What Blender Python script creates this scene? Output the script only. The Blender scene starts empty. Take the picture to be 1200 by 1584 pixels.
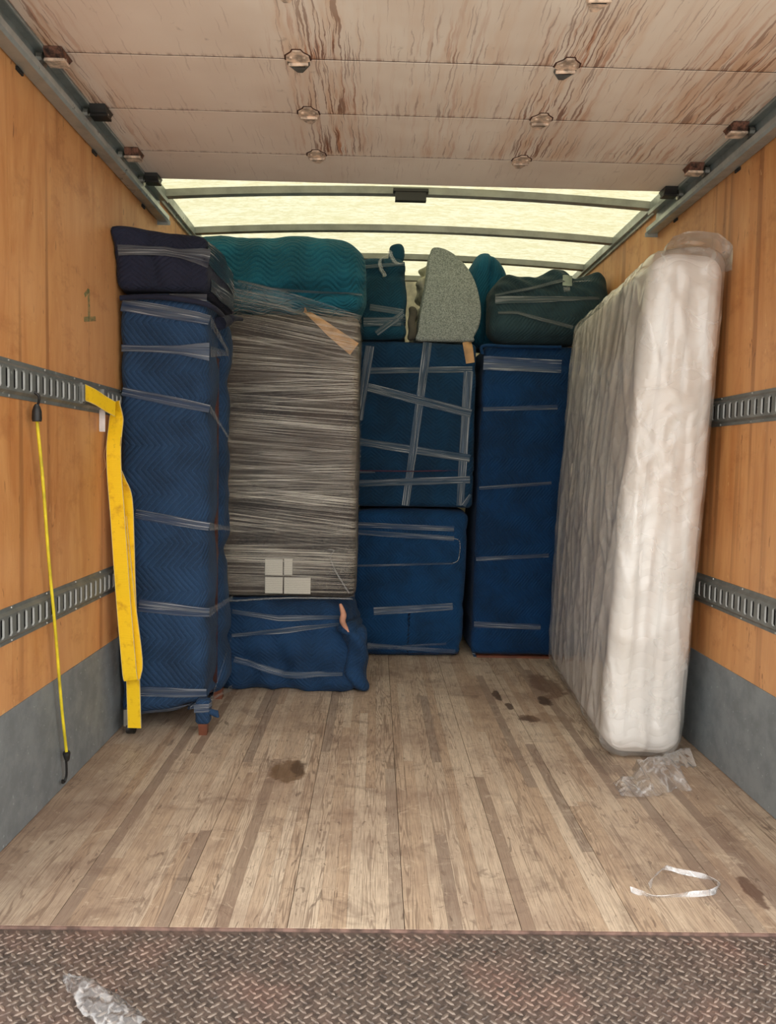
import bpy, bmesh, math, random
from mathutils import Vector, Matrix, noise
from mathutils.bvhtree import BVHTree

random.seed(11)
SC = bpy.context.scene
COL = SC.collection

# ------------------------------------------------------------------ camera, sky, exposure
FPX = 1190.0
CAM = Vector((-0.12, 0.0, 1.15))
A = Vector(((582 - 600) / FPX, (792 - 715) / FPX, -1.0)).normalized()   # depth axis seen by the camera
XA = Vector((1, -0.02, 0)); XA = (XA - A * XA.dot(A)).normalized()
ZA = XA.cross(A)
ROT = Matrix((XA, A, ZA))                                               # camera -> world
cd = bpy.data.cameras.new('camera')
cam = bpy.data.objects.new('camera', cd); COL.objects.link(cam)
cd.sensor_fit = 'VERTICAL'; cd.sensor_height = 24.0; cd.lens = FPX / 1584 * 24.0
cd.clip_start = 0.05
cam.matrix_world = Matrix.Translation(CAM) @ ROT.to_4x4()
SC.camera = cam

world = bpy.data.worlds.new('overcast_sky'); SC.world = world
world.use_nodes = True
bg = world.node_tree.nodes['Background']
bg.inputs['Color'].default_value = (1.0, 0.985, 0.96, 1)
bg.inputs['Strength'].default_value = 1.0
SC.view_settings.view_transform = 'Standard'
SC.view_settings.look = 'None'
SC.view_settings.gamma = 1.0
SC.view_settings.exposure = 1.55
SC.cycles.max_bounces = 12
SC.cycles.diffuse_bounces = 6
SC.cycles.transparent_max_bounces = 24


def ray(px, py):
    return ROT @ Vector(((px - 600) / FPX, (792 - py) / FPX, -1.0))


def at(px, py, Y):
    d = ray(px, py); return CAM + d * ((Y - CAM.y) / d.y)


def atx(px, py, X):
    d = ray(px, py); return CAM + d * ((X - CAM.x) / d.x)


def atz(px, py, Z=0.0):
    d = ray(px, py); return CAM + d * ((Z - CAM.z) / d.z)


# ------------------------------------------------------------------ material helpers
def lin(c):
    return tuple((v / 255 / 12.92) if v / 255 < 0.04045 else ((v / 255 + 0.055) / 1.055) ** 2.4 for v in c) + (1.0,)


class NT:
    def __init__(s, name):
        s.m = bpy.data.materials.new(name); s.m.use_nodes = True
        s.t = s.m.node_tree; s.t.nodes.clear()
        s.out = s.t.nodes.new('ShaderNodeOutputMaterial')

    def n(s, typ, **kw):
        nd = s.t.nodes.new('ShaderNode' + typ)
        for k, v in kw.items(): setattr(nd, k, v)
        return nd

    def put(s, sock, v):
        if isinstance(v, bpy.types.NodeSocket): s.t.links.new(v, sock)
        elif v is not None:
            if sock.type == 'RGBA' and len(v) == 3: v = lin(v)
            sock.default_value = v

    def math(s, op, a, b=None, c=None, clamp=False):
        nd = s.n('Math', operation=op, use_clamp=clamp)
        for i, v in enumerate((a, b, c)):
            if v is not None: s.put(nd.inputs[i], v)
        return nd.outputs[0]

    def mul(s, a, b): return s.math('MULTIPLY', a, b)
    def add(s, a, b): return s.math('ADD', a, b)

    def mix(s, fac, a, b, blend='MIX'):
        nd = s.n('Mix', data_type='RGBA', blend_type=blend)
        s.put(nd.inputs[0], fac); s.put(nd.inputs[6], a); s.put(nd.inputs[7], b)
        return nd.outputs[2]

    def ramp(s, v, lo, hi, a=0.0, b=1.0):
        nd = s.n('MapRange', interpolation_type='SMOOTHSTEP')
        for i, x in enumerate((v, lo, hi, a, b)): s.put(nd.inputs[i], x)
        return nd.outputs[0]

    def pos(s): return s.n('NewGeometry').outputs['Position']
    def uv(s): return s.n('TexCoord').outputs['UV']

    def sep(s, v):
        nd = s.n('SeparateXYZ'); s.put(nd.inputs[0], v); return nd.outputs

    def comb(s, x, y, z=0.0):
        nd = s.n('CombineXYZ')
        for i, v in enumerate((x, y, z)): s.put(nd.inputs[i], v)
        return nd.outputs[0]

    def scale(s, v, sc, loc=(0, 0, 0)):
        nd = s.n('Mapping'); s.put(nd.inputs[0], v)
        nd.inputs['Scale'].default_value = sc; nd.inputs['Location'].default_value = loc
        return nd.outputs[0]

    def noise(s, v, scale=5.0, detail=3.0, rough=0.55, dist=0.0):
        nd = s.n('TexNoise'); s.put(nd.inputs['Vector'], v)
        nd.inputs['Scale'].default_value = scale; nd.inputs['Detail'].default_value = detail
        nd.inputs['Roughness'].default_value = rough; nd.inputs['Distortion'].default_value = dist
        return nd.outputs[0]

    def bump(s, h, strength=0.5, dist=0.005, normal=None):
        nd = s.n('Bump'); s.put(nd.inputs['Height'], h)
        nd.inputs['Strength'].default_value = strength; nd.inputs['Distance'].default_value = dist
        if normal: s.put(nd.inputs['Normal'], normal)
        return nd.outputs[0]

    def bsdf(s, color, rough=0.6, metal=0.0, normal=None, spec=0.5, **kw):
        nd = s.n('BsdfPrincipled')
        s.put(nd.inputs['Base Color'], color); s.put(nd.inputs['Roughness'], rough)
        s.put(nd.inputs['Metallic'], metal); s.put(nd.inputs['Specular IOR Level'], spec)
        if normal: s.put(nd.inputs['Normal'], normal)
        for k, v in kw.items(): s.put(nd.inputs[k.replace('_', ' ')], v)
        return nd.outputs[0]

    def mixs(s, fac, a, b):
        nd = s.n('MixShader'); s.put(nd.inputs[0], fac)
        s.t.links.new(a, nd.inputs[1]); s.t.links.new(b, nd.inputs[2]); return nd.outputs[0]

    def end(s, sh):
        s.t.links.new(sh, s.out.inputs[0]); return s.m


def simple(name, color, rough=0.6, metal=0.0, var=0.12, scale=12.0, spec=0.5):
    t = NT(name); v = t.noise(t.pos(), scale, 4)
    c = t.mix(t.ramp(v, 0.3, 0.7), color, tuple(max(0, x * (1 - var * 2)) for x in color))
    return t.end(t.bsdf(c, rough, metal, t.bump(v, 0.15, 0.002), spec))


def mat_ply():
    t = NT('plywood'); p = t.pos()
    grain = t.noise(t.scale(p, (4, 4, 0.8)), 3.0, 5, 0.6, 0.8)
    big = t.noise(p, 1.4, 3)
    fine = t.noise(t.scale(p, (60, 60, 3)), 3.0, 3)
    c = t.mix(t.ramp(grain, 0.3, 0.72), (206, 150, 92), (184, 122, 68))
    c = t.mix(t.mul(t.ramp(big, 0.35, 0.7), 0.6), c, (216, 164, 114))
    c = t.mix(t.mul(t.ramp(fine, 0.5, 0.8), 0.12), c, (120, 66, 32))
    smud = t.noise(t.scale(p, (3, 4, 6), (2, 5, 1)), 1.5, 5, 0.7)
    c = t.mix(t.mul(t.ramp(smud, 0.52, 0.72), 0.42), c, (150, 92, 50))
    # dark vertical weather streaks
    st = t.noise(t.scale(p, (1, 5.2, 0.12)), 2.6, 2, 0.5)
    c = t.mix(t.mul(t.ramp(st, 0.60, 0.70), 0.45), c, (108, 58, 30))
    # scratches
    sc = t.noise(t.scale(p, (8, 30, 7)), 1.6, 2, 0.5, 1.2)
    c = t.mix(t.mul(t.ramp(sc, 0.70, 0.74), 0.6), c, (96, 54, 30))
    sc2 = t.noise(t.scale(p, (12, 40, 9), (3, 1, 7)), 1.3, 2, 0.5, 1.0)
    c = t.mix(t.mul(t.ramp(sc2, 0.72, 0.76), 0.6), c, (226, 186, 130))
    return t.end(t.bsdf(c, t.add(0.42, t.mul(grain, 0.2)), 0, t.bump(fine, 0.2, 0.002)))


def mat_plank():
    t = NT('worn_oak_flooring'); p = t.pos(); s = t.sep(p)
    oi = t.n('ObjectInfo'); r = oi.outputs['Random']
    off = t.mul(r, 37.0)
    v = t.comb(t.add(s[0], off), s[1], off)
    # cathedral grain
    w = t.noise(t.scale(v, (9, 0.55, 1)), 2.0, 2, 0.5, 0.25)
    rings = t.math('PINGPONG', t.mul(w, 34.0), 1.0)
    pores = t.noise(t.scale(v, (170, 5, 1)), 2.5, 3, 0.6)
    tone = t.ramp(r, 0.0, 1.0)
    c = t.mix(tone, (212, 194, 170), (190, 166, 140))
    r2 = t.math('FRACT', t.mul(r, 7.31))
    dark = t.ramp(r2, 0.86, 0.92)
    c = t.mix(t.mul(dark, 0.62), c, (126, 110, 98))
    r3 = t.math('FRACT', t.mul(r, 13.7))
    showring = t.ramp(r3, 0.45, 0.95, 0.10, 0.62)
    c = t.mix(t.mul(t.ramp(rings, 0.55, 0.85), showring), c, (116, 96, 80))
    c = t.mix(t.mul(t.ramp(pores, 0.42, 0.68), 0.50), c, (112, 92, 78))
    # traffic dirt
    d = t.noise(p, 1.5, 5, 0.65)
    c = t.mix(t.mul(t.ramp(d, 0.42, 0.68), 0.6), c, (136, 112, 96))
    d2 = t.noise(p, 7.0, 4, 0.7, 0.8)
    c = t.mix(t.mul(t.ramp(d2, 0.50, 0.72), 0.45), c, (106, 84, 72))
    d3 = t.noise(t.scale(p, (1, 1, 1), (5, 2, 0)), 30, 3, 0.7)
    c = t.mix(t.mul(t.ramp(d3, 0.60, 0.75), 0.3), c, (230, 214, 190))
    scr = t.noise(t.scale(p, (22, 5, 1)), 1.5, 2, 0.5, 2.0)
    c = t.mix(t.mul(t.ramp(scr, 0.67, 0.71), 0.55), c, (92, 74, 62))
    fl = t.noise(t.scale(p, (1, 1, 1), (9, 4, 0)), 11, 5, 0.75, 1.5)
    c = t.mix(t.mul(t.ramp(fl, 0.60, 0.66), 0.40), c, (96, 78, 66))
    c = t.mix(t.mul(t.ramp(fl, 0.40, 0.34), 0.30), c, (226, 208, 182))
    # darker towards the left wall
    edge = t.ramp(s[0], -1.2, -0.55, 1, 0)
    c = t.mix(t.mul(edge, 0.32), c, (118, 98, 86))
    # spilled-liquid stains
    wob = t.noise(p, 14, 3, 0.6)
    stains = [(-0.425, 2.80, 0.058, 0.115, (104, 78, 52), .78), (-0.39, 2.83, 0.03, 0.07, (76, 56, 40), .7),
              (0.505, 3.77, 0.02, 0.085, (66, 48, 36), .85), (0.535, 3.60, 0.018, 0.05, (66, 48, 36), .85),
              (0.60, 3.43, 0.045, 0.05, (78, 56, 42), .85), (0.725, 3.68, 0.032, 0.075, (66, 48, 38), .85),
              (0.79, 3.95, 0.08, 0.22, (110, 84, 66), .8), (0.93, 2.02, 0.022, 0.085, (86, 58, 46), .8),
              (0.67, 3.44, 0.07, 0.06, (132, 104, 82), .5), (0.78, 2.95, 0.05, 0.13, (100, 84, 74), .5)]
    for x, y, a, b, colr, op in stains:
        ex = t.math('POWER', t.math('DIVIDE', t.math('SUBTRACT', s[0], x), a), 2.0)
        ey = t.math('POWER', t.math('DIVIDE', t.math('SUBTRACT', s[1], y), b), 2.0)
        dd = t.add(t.add(ex, ey), t.mul(t.math('SUBTRACT', wob, 0.5), 3.6))
        c = t.mix(t.ramp(dd, 0.55, 1.35, op, 0.0), c, colr)
    h = t.add(t.mul(pores, 0.6), t.mul(d2, 0.5))
    return t.end(t.bsdf(c, t.ramp(d, 0.3, 0.7, 0.42, 0.62), 0, t.bump(h, 0.25, 0.002), 0.4))


def mat_door():
    t = NT('rust_streaked_door_paint'); p = t.pos(); s = t.sep(p)
    wob = t.mul(t.math('SUBTRACT', t.noise(t.scale(p, (9, 3.5, 1)), 3, 3), 0.5), 0.025)
    x = t.add(s[0], wob)
    v = t.comb(x, s[1], 0.0)
    st = t.noise(t.scale(v, (38, 1.5, 1)), 1.6, 3, 0.6)
    st2 = t.noise(t.scale(v, (85, 2.2, 1), (3, 8, 0)), 1.6, 2, 0.5)
    def g(x0, w):
        q = t.math('POWER', t.math('DIVIDE', t.math('SUBTRACT', s[0], x0), w), 2.0)
        return t.math('EXPONENT', t.mul(q, -1.0))
    m = t.math('MAXIMUM', g(-0.30, 0.13), g(0.47, 0.14))
    m = t.math('MAXIMUM', m, t.mul(g(1.0, 0.28), 0.75))
    m = t.math('MAXIMUM', m, t.mul(g(-1.15, 0.12), 0.9))
    m = t.math('MAXIMUM', m, t.mul(g(0.10, 0.18), 0.45))
    m = t.mul(m, t.ramp(s[1], 3.12, 3.19, 1.0, 0.12))
    # drips gather towards the inner edge of each panel
    ph = t.math('FRACT', t.math('DIVIDE', t.math('SUBTRACT', s[1], 1.699), 0.3685))
    m2 = t.mul(m, t.ramp(ph, 0.0, 0.95, 0.55, 1.0))
    big = t.noise(p, 2.2, 3)
    c = t.mix(t.ramp(big, 0.35, 0.65), (238, 228, 214), (226, 213, 198))
    c = t.mix(t.mul(t.ramp(s[0], -1.2, 0.1, 1, 0), 0.35), c, (232, 206, 192))
    wash = t.noise(t.scale(v, (10, 1.1, 1)), 1.6, 3, 0.6)
    c = t.mix(t.mul(t.mul(t.ramp(wash, 0.42, 0.68), m2), 0.75), c, (208, 156, 104))
    c = t.mix(t.mul(t.ramp(st, 0.53, 0.66), t.mul(m2, 0.8)), c, (178, 108, 60))
    thr = t.math('SUBTRACT', 0.64, t.mul(m2, 0.13))
    line = t.ramp(t.math('SUBTRACT', st2, thr), 0.0, 0.05)
    c = t.mix(t.mul(line, t.add(0.18, t.mul(m2, 0.62))), c, (112, 62, 38))
    grime = t.noise(p, 16, 5, 0.7)
    c = t.mix(t.mul(t.ramp(grime, 0.62, 0.75), 0.35), c, (120, 96, 84))
    ed = t.ramp(ph, 0.93, 1.0)
    c = t.mix(t.mul(t.mul(ed, t.ramp(st, 0.42, 0.6)), 0.6), c, (122, 80, 58))
    return t.end(t.bsdf(c, 0.55, 0, t.bump(grime, 0.12, 0.002), 0.3))


def mat_roof():
    t = NT('translucent_fibreglass'); p = t.pos()
    f = t.noise(t.scale(p, (10, 22, 1)), 2.2, 5, 0.7)
    f2 = t.noise(t.scale(p, (3, 9, 1)), 1.5, 3)
    c = t.mix(t.ramp(f, 0.36, 0.66), (206, 204, 176), (186, 182, 146))
    c = t.mix(t.mul(t.ramp(f2, 0.4, 0.7), 0.5), c, (186, 182, 142))
    tr = t.n('BsdfTranslucent'); t.put(tr.inputs[0], c)
    df = t.n('BsdfDiffuse'); t.put(df.inputs[0], c)
    return t.end(t.mixs(0.40, tr.outputs[0], df.outputs[0]))


def mat_steel(name, color, rough=0.45, metal=0.6, spots=0.3):
    t = NT(name); p = t.pos()
    v = t.noise(p, 9, 5, 0.65); f = t.noise(p, 60, 3)
    c = t.mix(t.ramp(v, 0.35, 0.7), color, tuple(x * 0.88 for x in color))
    c = t.mix(t.mul(t.ramp(f, 0.66, 0.72), spots), c, tuple(min(255, x * 1.7 + 20) for x in color))
    return t.end(t.bsdf(c, t.ramp(v, 0.3, 0.7, rough - 0.08, rough + 0.15), metal, t.bump(v, 0.1, 0.002)))


def mat_plate():
    t = NT('rusty_tread_plate'); p = t.pos()
    v = t.noise(p, 3.5, 5, 0.7); f = t.noise(p, 45, 4, 0.7); g = t.noise(t.scale(p, (1, 1, 1), (4, 9, 2)), 9, 4, 0.7)
    c = t.mix(t.ramp(f, 0.35, 0.68), (104, 90, 82), (66, 58, 54))
    c = t.mix(t.mul(t.ramp(v, 0.47, 0.72), 0.45), c, (126, 96, 86))
    c = t.mix(t.mul(t.ramp(g, 0.56, 0.72), 0.7), c, (62, 60, 58))
    c = t.mix(t.mul(t.ramp(f, 0.66, 0.74), t.ramp(v, 0.45, 0.6)), c, (182, 128, 108))
    z = t.sep(p)[2]
    return t.end(t.bsdf(c, 0.5, 0.15, t.bump(f, 0.35, 0.002)))


def mat_lug():
    t = NT('worn_tread_lug'); p = t.pos(); f = t.noise(p, 40, 4, 0.7); v = t.noise(p, 3.5, 4)
    c = t.mix(t.ramp(f, 0.35, 0.65), (140, 126, 114), (82, 72, 66))
    c = t.mix(t.mul(t.ramp(v, 0.47, 0.70), 0.35), c, (160, 118, 102))
    return t.end(t.bsdf(c, 0.42, 0.35))


def mat_blanket(name, color, mode='v', period=0.16, amp=0.07, space=0.021, wave=False, thread=0.35, bumpd=0.006):
    """moving blanket: zig-zag quilting stitched into the cloth (u across, v up, metres)"""
    t = NT(name); s = t.sep(t.uv())
    u, v = (s[0], s[1])
    run, acr = (v, u) if mode == 'v' else (u, v)
    if wave:
        tri = t.mul(t.math('SINE', t.mul(run, 2 * math.pi / period)), amp * 0.5)
    else:
        tri = t.mul(t.math('PINGPONG', run, period / 2), amp / (period / 2))
    wob = t.mul(t.noise(t.uv(), 4.0, 2), 0.03)
    k = t.add(t.add(acr, tri), wob)
    d = t.mul(t.math('PINGPONG', k, space / 2), 2 / space)          # 0 on the stitch line, 1 mid puff
    h = t.math('POWER', d, 0.5)
    p = t.pos(); big = t.noise(p, 5, 3); weave = t.noise(p, 220, 2)
    dk = tuple(x * 0.72 for x in color)
    c = t.mix(t.ramp(big, 0.3, 0.7), color, dk)
    c = t.mix(t.mul(t.ramp(weave, 0.4, 0.7), 0.25), c, tuple(min(255, x * 1.25 + 6) for x in color))
    c = t.mix(t.mul(t.ramp(d, 0.0, 0.16, 1, 0), thread), c, tuple(min(255, x * 1.55 + 22) for x in color))
    nb = t.bump(h, 0.55, bumpd)
    nb = t.bump(t.noise(p, 14, 4, 0.6), 0.35, 0.02, nb)
    return t.end(t.bsdf(c, 0.85, 0, nb, 0.25, Sheen_Weight=0.03, Sheen_Roughness=0.5))


def mat_film(name, alpha=(0.15, 0.75), color=(225, 225, 222), along=2.0, across=60.0, rough=0.22, lo=0.42, hi=0.66, detail=4, patch=0.0, bump=0.3, dist=0.004):
    """thin plastic strip: u runs along it in metres, v 0..1 across"""
    t = NT(name); v = t.uv()
    st = t.noise(t.scale(v, (along, across, 1)), 1.0, detail, 0.6)
    a = t.ramp(st, lo, hi, alpha[0], alpha[1])
    if patch:
        pt = t.noise(t.scale(t.pos(), (1.2, 1.2, 7)), 1.6, 3, 0.6)
        a = t.mul(a, t.ramp(pt, 0.32, 0.68, 1 - patch, 1.0))
    nrm = t.bump(st, bump, dist)
    sh = t.bsdf(color, rough, 0, nrm, 0.8)
    tr = t.n('BsdfTransparent')
    return t.end(t.mixs(a, tr.outputs[0], sh))


def mat_clear(name, a0=0.06, a1=0.5, scale=14.0, color=(235, 236, 236), rough=0.12, bump=0.4, gloss=0.55):
    """clear crumpled polythene"""
    t = NT(name); p = t.pos()
    v = t.noise(p, scale, 3, 0.55, 0.4)
    ridge = t.math('ABSOLUTE', t.math('SUBTRACT', v, 0.5))
    a = t.ramp(ridge, 0.0, 0.06, a1, a0)
    nrm = t.bump(v, bump, 0.02)
    tr = t.n('BsdfTransparent')
    gl = t.n('BsdfGlossy'); t.put(gl.inputs[1], rough); t.put(gl.inputs['Normal'], nrm)
    df = t.bsdf(color, 0.25, 0, nrm, 0.6)
    fr = t.n('Fresnel'); fr.inputs[0].default_value = 1.4; t.put(fr.inputs['Normal'], nrm)
    base = t.mixs(a, tr.outputs[0], df)
    return t.end(t.mixs(t.math('MINIMUM', t.mul(fr.outputs[0], gloss * 2), 0.5), base, gl.outputs[0]))


M = dict(
    ply=mat_ply(), plank=mat_plank(), door=mat_door(), roof=mat_roof(), plate=mat_plate(), lug=mat_lug(),
    kick=mat_steel('grey_kick_plate', (128, 134, 136), 0.5, 0.05, 0.2),
    track=mat_steel('grey_slotted_rail', (112, 116, 112), 0.42, 0.15, 0.3),
    rail=mat_steel('galvanised_rail', (168, 176, 174), 0.35, 0.35, 0.1),
    bow=mat_steel('grey_roof_bow', (150, 152, 144), 0.5, 0.1, 0.0),
    lip=simple('pale_slot_edge', (196, 197, 192), 0.5, 0.0, 0.05),  # slot edges paler than the rail face
    hgask=simple('dark_rust_stain', (84, 52, 40), 0.8),
    seam=simple('dark_gap_shade', (70, 52, 42), 0.9),
    dark=simple('black_rubber', (34, 33, 32), 0.5),
    void=simple('dark_recess', (40, 38, 36), 0.8),
    white=simple('white_lining', (226, 220, 200), 0.6),
    cream=simple('painted_hinge', (240, 214, 190), 0.5, 0.0, 0.2, 40),
    rust=simple('rusty_bracket', (134, 92, 74), 0.7, 0.2, 0.35, 60),
    zinc=simple('zinc_metal', (186, 184, 176), 0.35, 0.8),
    wood=simple('dark_red_wood', (86, 44, 34), 0.5),
    legwood=simple('brown_leg_wood', (120, 66, 42), 0.5),
    bounce_ground=simple('pale_bounce_ground', (206, 202, 194), 0.9),
    yellow=None,
    paper=None,
)


def mat_webbing():
    t = NT('yellow_webbing'); s = t.sep(t.uv())
    e = t.math('ABSOLUTE', t.math('SUBTRACT', s[1], 0.5))
    rib = t.math('SINE', t.mul(s[0], 900.0))
    d = t.noise(t.pos(), 18, 4, 0.65)
    c = t.mix(t.ramp(d, 0.5, 0.75), (250, 206, 20), (214, 160, 18))
    c = t.mix(t.mul(t.ramp(t.noise(t.pos(), 45, 4, 0.7), 0.62, 0.75), 0.6), c, (150, 108, 24))
    c = t.mix(t.ramp(e, 0.45, 0.48), c, (216, 196, 130))
    return t.end(t.bsdf(c, 0.6, 0, t.bump(rib, 0.2, 0.001)))


def mat_paper():
    t = NT('printed_paper_label'); s = t.sep(t.uv())
    n1 = t.noise(t.scale(t.uv(), (90, 26, 1)), 1.0, 2, 0.6)
    rows = t.math('PINGPONG', t.mul(s[1], 9.0), 0.5)
    ink = t.mul(t.ramp(n1, 0.47, 0.56), t.ramp(rows, 0.2, 0.32))
    c = t.mix(t.mul(ink, 0.6), (190, 186, 172), (96, 92, 86))
    return t.end(t.bsdf(c, 0.6))


M['yellow'] = mat_webbing(); M['paper'] = mat_paper()
M['cord'] = simple('yellow_bungee_cord', (236, 214, 40), 0.5)
M['navy'] = mat_blanket('navy_blanket', (34, 60, 90), 'v', 0.20, 0.085, 0.026)
M['navydark'] = mat_blanket('dark_navy_blanket', (34, 38, 56), 'h', 0.16, 0.06, 0.02, False, 0.12)
M['teal'] = mat_blanket('teal_blanket', (20, 92, 110), 'h', 0.17, 0.050, 0.026, True, 0.10, 0.012)
M['tealz'] = mat_blanket('deep_teal_blanket', (12, 58, 76), 'h', 0.13, 0.06, 0.017, False, 0.14)
M['blueu'] = mat_blanket('deep_blue_blanket', (8, 48, 76), 'h', 0.15, 0.06, 0.022, False, 0.12)
M['bluel'] = mat_blanket('royal_blue_blanket', (10, 54, 92), 'v', 0.15, 0.07, 0.02, False, 0.16)
M['bluer'] = mat_blanket('ultramarine_blanket', (6, 50, 90), 'v', 0.17, 0.07, 0.02, False, 0.12)
M['blob'] = mat_blanket('faded_blue_blanket', (24, 56, 90), 'h', 0.17, 0.07, 0.02, False, 0.15)
M['slate'] = mat_blanket('slate_blanket', (38, 60, 66), 'v', 0.4, 0.16, 0.022, False, 0.12)
M['tape'] = mat_film('clear_packing_tape', (0.16, 0.40), (170, 174, 174), 1.6, 3.0, 0.12, 0.34, 0.68, 1, 0, 0.25, 0.006)
M['film'] = mat_film('stretch_film', (0.0, 0.60), (224, 216, 198), 0.9, 30, 0.2, 0.44, 0.70, 5, 0.70)
M['tan'] = simple('tan_masking_tape', (190, 146, 96), 0.6)
M['scrap'] = mat_clear('clear_film_scrap', 0.08, 0.32, 16, (230, 230, 230), 0.1, 0.3, 0.7)
M['strip'] = mat_clear('clear_plastic_strip', 0.30, 0.60, 16, (236, 236, 236), 0.1, 0.2, 0.8)
M['bag'] = mat_clear('mattress_bag', 0.20, 0.32, 4, (248, 247, 243), 0.10, 0.06, 0.6)


# ------------------------------------------------------------------ geometry helpers
ORG = {}


def put_props(o, label=None, cat=None, group=None, kind=None):
    for k, v in (('label', label), ('category', cat), ('group', group), ('kind', kind)):
        if v: o[k] = v
    return o


def thing(name, loc, label, cat, group=None, kind=None):
    o = bpy.data.objects.new(name, None); COL.objects.link(o)
    o.location = loc; o.empty_display_size = 0.05; ORG[o] = Vector(loc)
    return put_props(o, label, cat, group, kind)


def mk(name, verts, faces, mat, parent=None, uvs=None, smooth=False, org=None):
    """one mesh object from world-space vertices"""
    if parent is not None: o0 = ORG[parent]
    elif org is not None: o0 = Vector(org)
    else:
        xs = [v[0] for v in verts]; ys = [v[1] for v in verts]; zs = [v[2] for v in verts]
        o0 = Vector(((min(xs) + max(xs)) / 2, (min(ys) + max(ys)) / 2, min(zs)))
    me = bpy.data.meshes.new(name)
    me.from_pydata([(v[0] - o0.x, v[1] - o0.y, v[2] - o0.z) for v in verts], [], faces)
    if uvs:
        ul = me.uv_layers.new(name='UVMap')
        flat = []
        for f in uvs:
            for q in f: flat += [q[0], q[1]]
        ul.data.foreach_set('uv', flat)
    if smooth: me.polygons.foreach_set('use_smooth', [True] * len(me.polygons))
    me.materials.append(mat); me.update()
    o = bpy.data.objects.new(name, me); COL.objects.link(o)
    if parent is not None: o.parent = parent
    else: o.location = o0
    ORG[o] = o0
    return o


class MB:
    """collects shapes of ONE part"""
    def __init__(s): s.v = []; s.f = []

    def box(s, lo, hi, M4=None):
        b = len(s.v)
        for z in (lo[2], hi[2]):
            for x, y in ((lo[0], lo[1]), (hi[0], lo[1]), (hi[0], hi[1]), (lo[0], hi[1])):
                p = Vector((x, y, z)); s.v.append(tuple(M4 @ p) if M4 else tuple(p))
        for q in ((0, 3, 2, 1), (4, 5, 6, 7), (0, 1, 5, 4), (1, 2, 6, 5), (2, 3, 7, 6), (3, 0, 4, 7)):
            s.f.append(tuple(b + i for i in q))
        return s

    def prism(s, poly, fn):
        """poly: 2-D outline; fn(p, k) -> 3-D for k = 0 / 1"""
        b = len(s.v); n = len(poly)
        for k in (0, 1):
            for p in poly: s.v.append(tuple(fn(p, k)))
        s.f.append(tuple(b + i for i in range(n))[::-1]); s.f.append(tuple(b + n + i for i in range(n)))
        for i in range(n):
            j = (i + 1) % n; s.f.append((b + i, b + j, b + n + j, b + n + i))
        return s

    def tube(s, pts, r, seg=8, caps=True):
        pts = [Vector(p) for p in pts]; b = len(s.v); n = len(pts); up = None
        for i, p in enumerate(pts):
            d = (pts[min(i + 1, n - 1)] - pts[max(i - 1, 0)]).normalized()
            if up is None:
                up = Vector((0, 0, 1)) if abs(d.z) < 0.9 else Vector((0, 1, 0))
            a = d.cross(up).normalized(); c = a.cross(d).normalized(); up = c
            rr = r[i] if isinstance(r, (list, tuple)) else r
            for k in range(seg):
                q = 2 * math.pi * k / seg
                s.v.append(tuple(p + a * (math.cos(q) * rr) + c * (math.sin(q) * rr)))
        for i in range(n - 1):
            for k in range(seg):
                l = (k + 1) % seg
                s.f.append((b + i * seg + k, b + i * seg + l, b + (i + 1) * seg + l, b + (i + 1) * seg + k))
        if caps:
            s.f.append(tuple(b + k for k in range(seg))); s.f.append(tuple(b + (n - 1) * seg + k for k in range(seg))[::-1])
        return s

    def build(s, name, mat, parent=None, smooth=False, org=None):
        return mk(name, s.v, s.f, mat, parent, None, smooth, org)


def nz(p, sc, seed=0.0):
    return noise.noise(Vector((p[0] * sc + seed, p[1] * sc + seed * 1.7, p[2] * sc - seed)))


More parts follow.
